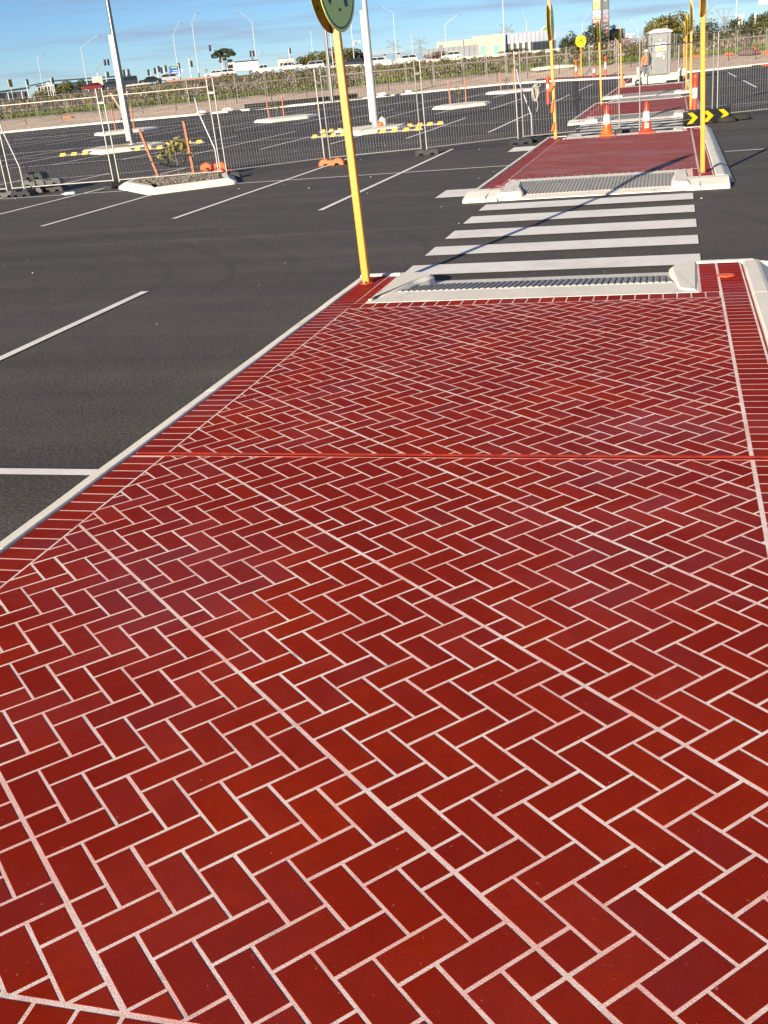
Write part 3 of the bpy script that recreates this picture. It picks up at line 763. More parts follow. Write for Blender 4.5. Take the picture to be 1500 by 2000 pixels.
def stay(label, x, y, rz, top=(-.35, -.05, 1.35)):             # bent tube propping the fence
    t = thing('fence_stay', label, 'fence brace', (x, y, 0), rz, 'bent stays propping the fence')
    MB().path([(0, 0, .04), (-.01, 0, .62), (-.30, .06, 1.45), (-.34, .08, 1.72)], .018, 8).build('bent_tube', M_GALV_D, t)
    MB().bbox((-.33, .08, 1.72), (.10, .06, .05), .01).build('clamp', M_BLACK, t); return t
stay('bent grey fence stay on the stack of black blocks at the left', -14.3, 22.05, .0)
stay('bent grey fence stay rising behind the orange block pile', -10.05, 23.35, .1)
stay('bent grey fence stay with a dark strap beside the coiled rope', -3.38, 27.5, .1)
def block_mb(m):
    prof = [(-.30, 0), (-.30, .085), (-.25, .14), (-.09, .155), (-.07, .12), (.07, .12), (.09, .155), (.25, .14), (.30, .085), (.30, 0), (.21, 0), (.17, .05), (.10, .05), (.06, 0), (-.06, 0), (-.10, .05), (-.17, .05), (-.21, 0)]
    return m
def block(label, x, y, rz, m, z=0, group='plastic fence blocks', name='fence_block'):
    t = thing(name, label, 'fence block', (x, y, z), rz, group)
    top = [(-.29, .075), (-.24, .135), (-.10, .15), (-.075, .115), (.075, .115), (.10, .15), (.24, .135), (.29, .075)]
    prof = [(-.30, 0.0)] + top + [(.30, 0.0), (.20, 0), (.165, .045), (.095, .045), (.06, 0), (-.06, 0), (-.095, .045), (-.165, .045), (-.20, 0)]
    rings = []
    for y_, s in ((-.125, .93), (-.105, 1), (.105, 1), (.125, .93)):
        rings.append([(px * (s if abs(px) > .25 else 1), y_, pz * s if pz > .06 else pz) for px, pz in prof])
    MB().loft(rings).build('body', m, t)
    for k in (-.15, .15): MB().lathe([(.036, .13), (.036, .152), (.024, .152), (.024, .138)], 10, (k, 0, 0)).build('socket', m, t)
    return t
block('black fence block at the far left end of the stack in front of the fence', -14.72, 21.95, .05, M_BLACK)
block('black fence block lying in front of the bent stay at the left', -14.22, 21.85, -.2, M_BLACK)
block('lower black fence block behind the left stack', -14.35, 22.45, .1, M_BLACK)
block('black fence block resting on top of the left stack', -14.3, 22.5, .18, M_BLACK, .155)
block('black fence block furthest right in the left stack', -13.85, 22.6, -.1, M_BLACK)
block('topmost black fence block on the right half of the left stack', -13.95, 22.6, .25, M_BLACK, .155)
block('topmost black fence block of the left stack, tilted', -14.25, 22.52, -.15, M_BLACK, .31)
block('small black fence block touching the left tip of the planter', -12.2, 22.45, 1.3, M_BLACK)
block('lower orange fence block behind the right tip of the planter', -10.35, 23.75, .2, M_ORANGE)
block('upper orange fence block on the pile behind the planter', -10.40, 23.9, .3, M_ORANGE, .155)
block('second lower orange fence block in the pile behind the planter', -10.32, 24.15, .1, M_ORANGE)
block('black fence block at the foot of the posts right of the planter', -9.62, 22.85, .3, M_BLACK)
block('single orange fence block standing alone left of the near yellow post', -7.72, 24.62, .15, M_ORANGE)
block('lone black fence block on the end of a white bay line', -5.68, 25.72, .2, M_BLACK)
block('front black fence block beside the left kerb of the second island', -3.62, 27.0, .25, M_BLACK)
block('rear black fence block beside the second island stay', -3.25, 27.55, .5, M_BLACK)
block('black fence block between the two traffic cones', -1.12, 27.7, .1, M_BLACK)
# coil of rope on the fence
t = thing('rope_coil', 'coil of pale rope hanging on the wire mesh fence', 'rope', (-3.28, 27.38, 0), .35)
def loop(cx, cz, a, b, tilt, n=22): return [(cx + a * math.cos(2 * PI * k / n) * math.cos(tilt) - b * math.sin(2 * PI * k / n) * math.sin(tilt), -.05 + .012 * math.sin(k), cz + b * math.sin(2 * PI * k / n) * math.cos(tilt) + a * math.cos(2 * PI * k / n) * math.sin(tilt)) for k in range(n + 1)]
M_ROPE = mat('pale_rope', (.50, .46, .37), .9)
m = MB()
for a, b, tl in ((.06, .17, .05), (.085, .19, -.12), (.045, .16, .15), (.07, .15, 0)): m.path(loop(0, 1.13, a, b, tl), .0055, 5)
m.path(loop(.09, 1.30, .045, .045, 0, 12), .0055, 5); m.build('loops', M_ROPE, t)
MB().path([(0, -.05, 1.38), (.01, -.05, 1.2), (.03, -.06, .98), (.06, -.06, .86), (.04, -.06, .76), (.03, -.05, .70)], .006, 5).build('tail', M_ROPE, t)

# ------------------------------------------------------------------ cones, bollards, chevron board
def cone(label, loc, h=.66, flag=None, s=1, group='traffic cones'):
    t = thing('traffic_cone', label, 'traffic cone', loc, random.uniform(-.1, .1), group)
    R = lambda z: .132 - (.132 - .034) * z / .66
    MB().bbox((0, 0, .018), (.36, .36, .036), .012).build('base', M_RED if flag != 'a' else M_ORANGE, t)
    MB().lathe([(.150, .034), (R(.06), .06), (R(.262), .262)], 24).build('lower_body', M_RED if flag != 'a' else M_ORANGE, t, True)
    MB().lathe([(R(.262) + .004, .262), (R(.47) + .004, .47)], 24).build('white_sleeve', M_WHITE, t, True)
    MB().lathe([(R(.47), .47), (R(.655), .655), (.024, .668), (.012, .668)], 24).build('tip', M_RED, t, True)
    if flag == 'a':                                            # worn black print round the skirt
        m = MB()
        for k, (a, z) in enumerate(((-2.1, .20), (-2.0, .17), (-1.85, .205), (-1.7, .175), (-1.62, .19), (-1.5, .21), (-1.45, .165), (-1.3, .19), (-1.15, .205), (-1.1, .17), (-1.78, .15), (-1.35, .15))):
            r = R(z) + .003; m.box((r * math.cos(a), r * math.sin(a), z), (.016, .004, random.uniform(.01, .022)), a + PI / 2)
        m.build('worn_print', M_BLACK, t)
    if flag == 'b':                                            # square label with a round emblem
        z = .165; r = R(z) + .004; tl = Matrix.Rotation(-.15, 3, 'X')
        MB().box((0, -r + .006, z), (.095, .006, .105), 0, tl).build('label', M_CREAM, t)
        m = MB(); n = 20
        for (ra, rb_) in ((.026, .037),):
            b = len(m.v)
            for k in range(n):
                for rr in (ra, rb_): m.v.append((rr * math.cos(2 * PI * k / n), -r + .0015 + .15 * rr * math.sin(2 * PI * k / n), z + rr * math.sin(2 * PI * k / n)))
            for k in range(n): j = (k + 1) % n; m.f.append((b + 2 * k, b + 2 * j, b + 2 * j + 1, b + 2 * k + 1))
        m.build('emblem_ring', M_BLACK, t, fix=False)
        MB().tube((0, -r + .004, z), (0, -r + .0005, z), .014, n=12).build('emblem_dot', M_RED, t)
    return t
cone('left of the two white banded cones, orange skirt with worn black print', (-1.50, 26.28, Z), flag='a')
cone('right of the two white banded cones, red skirt with square cream label', (-.61, 26.30, Z), flag='b')
cone('small distant cone standing at the far kerb left of a bollard', (-6.15, 90.6, .14), s=1.3).scale = (1.35,) * 3
def bollard(label, loc, h=1.0, r=.062, bands=((.35, .62),), m=M_RED, s=1):
    t = thing('bollard', label, 'bollard', loc, 0, 'flexible warning bollards')
    MB().lathe([(.20, 0), (.20, .03), (.15, .055), (r + .01, .06)], 18).build('rubber_foot', M_BLACK, t)
    z = .05
    for a, b in bands:
        MB().lathe([(r, z), (r, a * h)], 18).build('body', m, t, True); MB().lathe([(r + .002, a * h), (r + .002, b * h)], 18).build('white_band', M_WHITE, t, True); z = b * h
    MB().lathe([(r, z), (r, h - .16), (r + .012, h - .14), (r + .012, h - .05), (r - .005, h - .02), (r - .03, h)], 18).build('grip', m, t, True)
    return t
bollard('red and white bollard standing behind the chevron board', (.57, 33.55, Z), 1.02, .072)
bollard('tall orange bollard with one white band left of the ribboned post', (-5.24, 48.5, 0), 1.15, .075, ((.56, .74),), M_RED)
bollard('thin orange bollard touching the far crossing sign post', (-7.75, 93.0, .14), 1.35, .08, ((.4, .66),), M_ORANGE)
bollard('thin red and white bollard at the far kerb right of a small cone', (-5.1, 87.6, .14), 1.45, .08, ((.4, .72),), M_RED)
t = thing('folded_sign', 'crumpled orange cover draped on a stand by the fourth island', 'sign', (-2.75, 62.3, 0), .2); t.scale = (.62, .62, .62)
MB().loft([[(-.28, -.2, 0), (.28, -.2, 0), (.28, .2, 0), (-.28, .2, 0)], [(-.24, -.14, .5), (.22, -.15, .45), (.24, .12, .5), (-.22, .13, .55)], [(-.10, -.05, 1.0), (.06, -.06, 1.05), (.05, .05, 1.1), (-.08, .06, 1.0)], [(-.03, -.02, 1.3), (.03, -.02, 1.32), (.03, .02, 1.32), (-.03, .02, 1.3)]]).build('cover', mat('faded_orange_sheet', (.62, .10, .05), .7, var=.3, vscale=8), t)
MB().box((.05, 0, .03), (.7, .12, .05)).build('foot', M_BLACK, t)

t = thing('chevron_board', 'low black board with three yellow chevrons lying across the asphalt', 'road sign', (.80, 29.35, 0), math.atan2(1.1, 1.12) * .8)
bl = 1.42; bh = .335
MB().bbox((0, 0, bh / 2 + .01), (bl, .05, bh), .01).build('board', M_BLACK, t)
for k in range(3):
    x = -bl / 2 + .09 + k * .47; w = .155; tip = .17; z0, z1, zm = .055, bh - .02, bh / 2 + .02
    P = [(x, z0), (x + w, z0), (x + w + tip, zm), (x + w, z1), (x, z1), (x + tip, zm)]
    m = MB(); n = 6
    for y in (-.0258, -.034):
        for a, b in P: m.v.append((a, y, b))
    m.f = [tuple(range(6, 12)), tuple(range(5, -1, -1))] + [(i, (i + 1) % 6, 6 + (i + 1) % 6, 6 + i) for i in range(6)]
    m.build('chevron', mat('yellow_reflective', (.85, .47, .008), .4), t)
for x in (-.35, .1, .5): MB().bbox((x, .02, .03), (.14, .30, .06), .015).build('foot', M_BLACK, t)
def lump(label, cat, name, loc, r, m, seed, n=3, group=None, s=(1, 1, .5)):
    bm = bmesh.new(); bmesh.ops.create_icosphere(bm, subdivisions=n, radius=1)
    for v in bm.verts:
        k = 1 + .28 * noise.noise(v.co * 1.6 + Vector((seed, 0, 0))) + .10 * noise.noise(v.co * 4 + Vector((0, seed, 0)))
        v.co = Vector((v.co.x * r * s[0] * k, v.co.y * r * s[1] * k, max(-.02, (v.co.z * s[2] * k + s[2] * .75) * r)))
    me = bpy.data.meshes.new(name); bm.to_mesh(me); bm.free(); me.materials.append(m); me.polygons.foreach_set('use_smooth', [True] * len(me.polygons))
    return tag(link(name, me, None, loc), label, cat, group)
lump('dark sandbag slumped against the right half of the chevron board', 'sandbag', 'sandbag', (1.28, 29.45, 0), .20, mat('dark_sacking', (.014, .015, .012), .9, var=.4, vscale=14), 3, s=(1.25, .6, .42))
lump('second dark sandbag at the right end of the chevron board', 'sandbag', 'sandbag', (1.62, 29.95, 0), .24, MATS['dark_sacking'], 9, s=(1.2, .7, .4))

# ------------------------------------------------------------------ planters and kerbed islands in the bays
def kerbed_island(label, poly, h=.15, inset=.26, fill=None, name='kerbed_island'):
    t = tag(bpy.data.objects.new(name, None), label, 'traffic island'); COL.objects.link(t)
    cx = sum(p[0] for p in poly) / len(poly); cy = sum(p[1] for p in poly) / len(poly); t.location = (cx, cy, 0)
    P = [(p[0] - cx, p[1] - cy) for p in poly]
    if sum(P[i][0] * P[(i + 1) % len(P)][1] - P[(i + 1) % len(P)][0] * P[i][1] for i in range(len(P))) < 0: P = P[::-1]
    P = rounded(P, .14, 3)
    MB().prism(P, -.03, h, inset * .55, mid=.05).build('kerb', M_CONC, t)
    if fill:
        q = inset_poly(P, inset); m = MB(); m.v = [(x, y, h + .004) for x, y in q]; m.f = [tuple(range(len(q)))]; m.build('bed', fill, t)
    return t, P, (cx, cy)
M_MULCH = mat('woodchip_mulch', (.10, .075, .055), .95, var=.6, vscale=30, bump=1, bscale=60)
pl, P, (px_, py_) = kerbed_island('pale concrete planter island with two leaning stakes and gravel mulch', [(-10.23, 20.15), (-8.82, 21.4), (-9.6, 23.1), (-11.0, 23.95), (-12.2, 23.3), (-11.95, 22.05)], .13, .28, M_MULCH, 'planter_island')
q_ = inset_poly(P, .34); m = MB(); rr = random.Random(3)
def in_poly(x, y, poly):
    c = False; n = len(poly)
    for i in range(n):
        a, b = poly[i], poly[i - 1]
        if (a[1] > y) != (b[1] > y) and x < (b[0] - a[0]) * (y - a[1]) / (b[1] - a[1]) + a[0]: c = not c
    return c
k = 0
while k < 1500:
    x, y = rr.uniform(-2, 2), rr.uniform(-2.2, 2.2)
    if in_poly(x, y, q_):
        s = rr.uniform(.014, .032); m.box((x, y, .138), (s, s * rr.uniform(.5, 1), s * .7), rr.uniform(0, 3), Matrix.Rotation(rr.uniform(-.6, .6), 3, 'X')); k += 1
tag(m.build('gravel', mat('pale_gravel', (.16, .135, .11), .9, island=.8), pl, fix=False), kind='stuff')
def stake(label, base, top, group, r=.028, name='timber_stake'):
    b, t_ = Vector(base), Vector(top); t = thing(name, label, 'stake', base, 0, group)
    d = t_ - b; u = Vector((r, 0, 0)); w = Vector((0, r, 0)); rings = []
    for k in range(7):
        p = d * k / 6; j = Vector((random.uniform(-.004, .004), random.uniform(-.004, .004), 0)); rings.append([tuple(p + j + a) for a in (-u - w, u - w, u + w, -u + w)])
    MB().loft(rings).build('shaft', M_WOOD, t); return t
stake('left timber stake leaning over the near planter', (-11.35, 22.92, .15), (-11.68, 23.0, 1.18), 'tree stakes')
stake('right timber stake standing upright in the near planter', (-10.55, 23.10, .15), (-10.62, 23.12, 1.27), 'tree stakes')
t = thing('tree_tie', 'black rubber tie strung between the two near stakes', 'strap', (0, 0, 0))
MB().path([(-11.50, 22.9, .48), (-11.3, 22.95, .42), (-11.15, 23.2, .33), (-11.0, 23.4, .30), (-10.85, 23.3, .36), (-10.70, 23.1, .50), (-10.58, 23.06, .55), (-10.50, 23.02, .60), (-10.45, 23.0, .50)], .017, 6).build('strap', M_BLACK, t)

# ------------------------------------------------------------------ foliage
def leaf_mat(name, a, b, c=None):
    q = NB(name); r = q.geo.outputs['Random Per Island']
    st_ = [(0, a), (.6, b), (1, c or b)]
    col = q.ramp(r, st_)
    q.b.inputs['Specular IOR Level'].default_value = .25
    return q.set(Base_Color=col, Roughness=.65)
M_LEAF = leaf_mat('olive_leaves', (.034, .038, .010), (.085, .082, .020), (.14, .125, .036))
M_LEAF_D = leaf_mat('dark_leaves', (.016, .022, .010), (.036, .045, .016), (.062, .068, .026))
M_LEAF_Y = leaf_mat('yellow_olive_leaves', (.050, .047, .010), (.11, .098, .018), (.17, .14, .032))
M_SCRUB = leaf_mat('grey_green_scrub', (.050, .048, .022), (.115, .105, .050), (.20, .17, .105))
M_PINK = leaf_mat('pinkish_scrub', (.075, .055, .045), (.17, .125, .105), (.32, .25, .215))
M_GRASS = leaf_mat('green_grass', (.055, .080, .014), (.10, .135, .022), (.15, .17, .04))
M_DRY = leaf_mat('dry_grass', (.10, .075, .040), (.19, .14, .075), (.28, .21, .12))
M_BARK = mat('grey_bark', (.16, .125, .095), .9, var=.3, vscale=5)
M_BIG = leaf_mat('small_shrub_leaves', (.08, .085, .02), (.19, .18, .055), (.32, .27, .12))
def leaves(mb, c, rad, n, size, rnd, shell=.55, flat=.0):
    for _ in range(n):
        while True:
            v = Vector((rnd.uniform(-1, 1), rnd.uniform(-1, 1), rnd.uniform(-1, 1)))
            if .05 < v.length < 1: break
        k = shell + (1 - shell) * rnd.random(); v = v.normalized() * (v.length * .35 + .65 * k)
        p = Vector((c[0] + v.x * rad[0], c[1] + v.y * rad[1], c[2] + v.z * rad[2]))
        nrm = (Vector((rnd.gauss(0, 1), rnd.gauss(0, 1), rnd.gauss(0, 1))) + v * 1.2).normalized(); u = nrm.orthogonal().normalized(); w = nrm.cross(u)
        a = rnd.uniform(0, 6.3); u, w = u * math.cos(a) + w * math.sin(a), w * math.cos(a) - u * math.sin(a)
        s = size * rnd.uniform(.6, 1.35); b = len(mb.v)
        mb.v += [tuple(p - u * s), tuple(p - w * s * .45), tuple(p + u * s), tuple(p + w * s * .45)]; mb.f.append((b, b + 1, b + 2, b + 3))
def tree(name, label, loc, lobes, leafm, trunk=None, n=260, size=.25, cat='tree', group=None, rseed=0):
    rnd = random.Random(rseed); t = thing(name, label, cat, loc, 0, group)
    mb = MB()
    for c, r in lobes:
        leaves(mb, c, r, int(n * max(.35, r[0])), size, rnd)
    mb.build('crown', leafm, t, fix=False)
    if trunk:
        m = MB()
        for p in trunk:
            for a, b in zip(p, p[1:]): m.tube(a[:3], b[:3], a[3], b[3], 7)
        m.build('trunk', M_BARK, t)
    return t
# leafy sapling between the stakes
rnd = random.Random(5); t = thing('sapling', 'small leafy sapling tied between the two planter stakes', 'sapling', (-11.12, 23.5, .15))
m = MB(); m.path([(0, 0, 0), (.02, 0, .22), (-.02, .02, .40), (.05, 0, .60)], .012, 6)
for a, b in (((0, 0, .25), (-.35, .0, .42)), ((0, 0, .33), (-.2, .05, .55)), ((.03, 0, .45), (.28, 0, .66)), ((.03, 0, .42), (.30, .02, .48)), ((0, 0, .4), (.08, 0, .78))): m.tube(a, b, .008, .004, 5)
m.build('stem', M_BARK, t)
m = MB()
for c, r, n in (((-.33, 0, .40), (.17, .15, .11), 80), ((-.12, 0, .48), (.17, .15, .15), 90), ((.10, 0, .62), (.25, .18, .18), 190), ((.27, 0, .55), (.15, .14, .14), 80), ((-.22, 0, .28), (.06, .06, .09), 20)): leaves(m, c, r, n, .048, rnd, .2)
m.build('foliage', M_BIG, t, fix=False)
# lamp islands with rubber wheel stops
PI1, _, _ = kerbed_island('concrete island at the foot of the left car park lamp', [(-20.2, 36.55), (-18.75, 37.8), (-18.85, 39.4), (-20.6, 41.0), (-22.1, 39.8), (-21.95, 38.0)], .14, .3)
PI2, _, _ = kerbed_island('concrete island at the foot of the middle car park lamp', [(-10.25, 36.1), (-9.1, 37.4), (-9.2, 38.9), (-10.5, 40.6), (-11.85, 39.3), (-11.7, 37.6)], .14, .3)
lm = MB(); lm.prism([(-.9, -1.0), (.6, -.9), (.8, .7), (-.7, 1.0)], 0, .012); o = lm.build('sand_patch', mat('sandy_fill', (.28, .20, .14), .95, var=.3, vscale=6), PI1, loc=(0, 0, .141))
M_STOPY = mat('yellow_rubber', (.70, .36, .03), .6, var=.15, vscale=9)
def wheel_stop(label, x0, x1, y, rz=0.0):
    ln = x1 - x0; t = thing('wheel_stop', label, 'wheel stop', ((x0 + x1) / 2, y, .004), rz, 'yellow and black wheel stops')
    sec = [(-.075, 0), (-.07, .055), (-.04, .105), (.04, .105), (.07, .055), (.075, 0)]; n = 8; ends = [-ln / 2 + ln * k / n for k in range(n + 1)]
    MB().loft([[(ends[0] + .02, a * .9, b * .85) for a, b in sec], [(ends[0] + .05, a, b) for a, b in sec], [(ends[-1] - .05, a, b) for a, b in sec], [(ends[-1] - .02, a * .9, b * .85) for a, b in sec]]).build('rubber_body', M_BLACK, t)
    for k in range(0, n, 2):
        MB().loft([[(x + (.05 * (1 if b > .05 else 0)), a * 1.03, b * 1.03 + .001) for a, b in sec] for x in (ends[k] + .07, ends[k + 1] + .05)]).build('yellow_stripe', M_STOPY, t)
    return t
wheel_stop('striped wheel stop left of the left lamp island', -22.5, -20.6, 37.4)
wheel_stop('striped wheel stop in front right of the left lamp island', -19.8, -18.0, 37.35)
wheel_stop('striped wheel stop behind right of the left lamp island', -19.1, -17.3, 39.35)
wheel_stop('striped wheel stop left of the middle lamp island, front one', -12.2, -10.85, 36.7)
wheel_stop('striped wheel stop right of the middle lamp island, front one', -9.75, -8.1, 36.6)
wheel_stop('striped wheel stop right of the middle lamp island, rear one', -9.4, -7.9, 39.2)
wheel_stop('striped wheel stop left of the middle lamp island, rear one', -12.9, -11.6, 39.9)
for lab, c, s in (('pale kerbed island with two stakes in the middle of the far bays', (-10.15, 54.6), 1), ('small kerbed island behind the left lamp with two stakes', (-30.0, 57.2), 1.15), ('pale kerbed island with stakes left of the thin far lamp', (-20.1, 56.6), 1.15), ('far kerbed island seen through the fence left of the rope', (-10.3, 73.2), 1.15)):
    kerbed_island(lab, [(c[0] + a * s, c[1] + b * s) for a, b in ((0, -2.1), (1.35, -.6), (1.35, 1.2), (-.1, 2.7), (-1.4, 1.3), (-1.4, -.5))], .14, .25)
def pair(lab, c, h=1.15, dx=.75, shrub=True, sd=1):
    stake('left thin stake ' + lab, (c[0] - dx / 2, c[1], .12), (c[0] - dx / 2 - .05, c[1], h), 'tree stakes', .03); stake('right thin stake ' + lab, (c[0] + dx / 2, c[1] + .3, .12), (c[0] + dx / 2, c[1] + .3, h + .1), 'tree stakes', .03)
    if shrub:
        r = random.Random(sd); t = thing('sapling', 'thin sapling ' + lab, 'sapling', (c[0], c[1] + .15, .13)); m = MB(); m.path([(0, 0, 0), (.04, 0, .3), (-.02, 0, .55)], .012, 5); m.build('stem', M_BARK, t)
        m = MB(); leaves(m, (0, 0, .55), (.36, .3, .32), 90, .055, r, .1); m.build('foliage', M_LEAF, t, fix=False)
pair('on the middle far island', (-10.6, 56.0), 1.2, .75, True, 2)
pair('on the small island behind the left lamp', (-30.1, 57.4), 1.3, 1.0, True, 3)
pair('on the island left of the thin far lamp', (-21.0, 57.6), 1.1, .75, True, 4)
pair('on the far island left of the rope', (-10.6, 73.6), 1.3, .8, True, 6)

# ------------------------------------------------------------------ car park lamps
def lamp_pole(label, loc, h=8.2, r0=.095, r1=.055, box=True, ms=None, mh=None, rz=0, hb=3.7, lean=-.01):
    t = thing('lamp_pole', label, 'lamp post', loc, rz, 'tall car park lamps', lean=(0, lean))
    MB().tube((0, 0, .0), (0, 0, .03), .19, .19, 12).build('base_plate', M_GALV_D, t)
    for a in range(4): MB().tube((.14 * math.cos(a * PI / 2 + .78), .14 * math.sin(a * PI / 2 + .78), .03), (.14 * math.cos(a * PI / 2 + .78), .14 * math.sin(a * PI / 2 + .78), .08), .018, n=6).build('anchor_bolt', M_GALV_D, t)
    m = MB(); nn = 8
    MB().tube((0, 0, .03), (0, 0, h), r0, r1, 16).build('shaft', ms, t, True)
    if box:
        MB().bbox((-.095, -.01, hb / 2 + .1), (.16, .17, hb - .1), .02).build('hinge_housing', mh, t)
        MB().tube((-.13, -.108, hb - .06), (-.13, -.118, hb - .06), .02, n=8).build('bolt', M_GALV_D, t)
    MB().tube((0, 0, h - .02), (0, -.5, h + .10), .03, .03, 8).build('outreach_arm', ms, t)
    l = MB(); l.bbox((0, -.75, h + .11), (.30, .55, .09), .03); l.build('luminaire', M_GREY, t)
    return t
M_POLE_A = mat('dark_galvanised_pole', (.20, .20, .195), .33, .8, var=.14, vscale=3); M_POLE_B = mat('pale_galvanised_pole', (.40, .41, .41), .45, .3, var=.10, vscale=3); M_HOUS = mat('cream_housing', (.52, .49, .42), .6, var=.08, vscale=3); M_HOUS_D = mat('dark_housing', (.11, .11, .11), .6, .2)
lamp_pole('left steel car park lamp with a pale hinge housing', (-20.2, 39.0, .14), 8.4, .105, .06, ms=M_POLE_A, mh=M_HOUS, hb=3.85, lean=-.006)
lamp_pole('middle white steel car park lamp beside the near yellow post', (-10.36, 38.7, .14), 8.4, .115, .065, ms=M_POLE_B, mh=M_HOUS, hb=3.75, lean=-.008)
pc = lamp_pole('thin distant car park lamp just left of the near yellow post', (-25.3, 82.5, .12), 9.1, .10, .055, ms=M_POLE_A, mh=M_HOUS_D, hb=5.6, lean=-.006)
# camera on the middle lamp
t = thing('security_camera', 'small white camera bracket on the middle car park lamp', 'camera', (-10.56, 38.55, 2.95))
MB().box((-.12, 0, 0), (.18, .05, .05)).build('bracket', M_WHITE, t); MB().tube((-.20, -.05, .02), (-.27, -.16, -.07), .045, .05, 10).build('dome', M_WHITE, t)
t = thing('rag_bundle', 'orange and white bag slumped against the foot of the middle lamp', 'bag', (-10.0, 38.35, .14))
lump_o = lump('x', 'bag', 'cloth', (0, 0, 0), .16, mat('white_plastic_bag', (.42, .39, .37), .6, var=.35, vscale=9), 4, s=(.9, .8, 1.1)); lump_o.parent = t
for kk in ('label', 'category'): del lump_o[kk]
lump_o = lump('x', 'bag', 'orange_cloth', (-.05, -.08, 0), .12, M_ORANGE, 8, s=(.9, .7, .9)); lump_o.parent = t
for kk in ('label', 'category'): del lump_o[kk]
t = thing('plastic_bottle', 'crushed clear plastic bottle lying on a white bay line', 'bottle', (-12.7, 21.22, .012), .5)
MB().lathe([(.012, -.14), (.013, -.12), (.034, -.08), (.035, .0), (.030, .03), (.036, .06), (.033, .12), (.02, .125)], 10, (0, 0, .035), 'X').build('body', mat('pale_blue_plastic', (.45, .52, .62), .2, spec=.8), t)
MB().lathe([(.015, -.16), (.015, -.138)], 8, (0, 0, .035), 'X').build('cap', M_WHITE, t)
# pale grit scattered over the asphalt
m = MB(); rr = random.Random(11)
for _ in range(170):
    x, y = rr.uniform(-15, 3.5), rr.uniform(5, 31)
    if -3.05 < x < .95 and not (9.95 < y < 15.8): continue
    s = rr.choice((.005, .006, .006, .008, .008, .010, .012, .018)); m.box((x, y, s * .3), (s, s * rr.uniform(.5, 1), s * .6), rr.uniform(0, 3))
tag(m.build('scattered_grit', mat('pale_grit', (.55, .50, .43), .9), None, fix=False), 'pale grit and crumbs of litter scattered over the near asphalt', 'grit', kind='stuff')

# ------------------------------------------------------------------ verge: pickets and second fence
PK = [(-55.6, 82.8), (-52.7, 83.5), (-49.8, 84.4), (-46.5, 85.4), (-43.2, 86.3), (-40.5, 87.1), (-36.0, 89.6), (-33.2, 90.6), (-30.4, 91.8), (-27.2, 93.2), (-24.0, 95.1), (-20.8, 98.2), (-18.4, 100.2), (-15.5, 101.7), (-12.6, 100.5), (-9.7, 99.3), (-6.9, 95.9), (-3.4, 93.2), (.3, 92.2), (4.0, 92.9), (6.1, 93.9), (9.0, 97)]
M_PICK = mat('dark_steel_picket', (.035, .03, .028), .7)
for k, (x, y) in enumerate(PK):
    t = thing('star_picket', 'dark steel picket on the verge, ' + (ORD[k] if k < 20 else 'near the right edge, number two of the last pair' if k == 20 else 'last one out past the right edge'), 'picket', (x, y, tz(x, y) - .1), 0, 'steel pickets along the sandy verge')
    MB().tube((0, 0, 0), (random.uniform(-.05, .03), 0, 1.4), .035, .03, 5).build('shaft', M_PICK, t)
t = thing('strand_wire', 'thin dark wires strung between the pickets on the verge', 'wire'); m = MB()
for h in (.5, 1.2):
    for a, b in zip(PK, PK[1:]): m.tube((a[0], a[1], tz(*a) + h), (b[0], b[1], tz(*b) + h), .007, n=3, caps=False)
m.build('wires', M_PICK, t)
F2 = [(-58.5, 85.0), (-55.9, 85.7), (-53.3, 86.5), (-50.8, 87.2), (-48.2, 88.0), (-45.7, 88.8), (-43.1, 89.5), (-40.7, 90.2), (-38.0, 94.8), (-35.6, 96.0), (-33.3, 97.5), (-30.4, 98.4), (-27.5, 99.6), (-24.0, 102.0), (-21.8, 104.0), (-19.4, 106), (-17.4, 107.4), (-15.4, 107.0), (-13.2, 105.2), (-11.1, 103), (-9.2, 100.6), (-7.1, 98.6), (-4.8, 97.0), (-2.5, 96.4), (.0, 96.2), (2.4, 96.6), (4.8, 97.3), (7.2, 98.4), (9.6, 99.4)]
k = 0
for a, b in zip(F2, F2[1:]):
    za = (tz(*a) + tz(*b)) / 2
    mesh_fence('mesh_fence', 'far mesh fence panel, ' + (ORD[k] if k < 14 else ORD[27 - k].replace('left', 'right')), a, b, 2.05, .020, 1.95, .22, -.02, 'far temporary fence panels', False, za - .05, 5); k += 1
for lab, x, y in (('small orange fence block at the foot of the far fence, far left', -50.7, 86.9), ('orange fence block on the right verge near the toilet', 1.6, 97.2), ('larger orange fence block in the middle of the right verge', 4.2, 97.4), ('orange fence block at the far fence by the right edge', 7.2, 98.2)):
    block(lab, x, y, .3, M_ORANGE, tz(x, y) + .0, 'far fence blocks').scale = (1.2, 1.2, 1.5)
lump('dark bundle of cloth lying on the right verge', 'bundle', 'rubbish_bundle', (5.6, 97.0, tz(5.6, 97)), .75, mat('dark_bundle', (.09, .06, .05), .9, var=.4, vscale=3), 5, s=(1, .6, .45))
lump('red bag beside the dark bundle on the right verge', 'bag', 'rubbish_bag', (6.1, 97.2, tz(6.1, 97.2)), .45, mat('red_bag', (.50, .06, .05), .7), 6, s=(.8, .7, .8))
lump('pale heap of limestone rubble in the grass behind the rope', 'rubble heap', 'rubble_heap', (-10.6, 104.5, tz(-10.6, 104.5)), 1.1, mat('limestone', (.55, .50, .38), .9, var=.3, vscale=4), 7, s=(1.9, .7, .18))
t = thing('drain_pipe', 'black plastic drain pipe lying along the far kerb', 'pipe', (0, 0, 0))
PP = [(-33.0, 83.6), (-30.5, 84.6), (-27.6, 86.2), (-25.2, 89)]
MB().path([(x, y, .34) for x, y in PP], .17, 8).build('tube', M_BLACK, t)
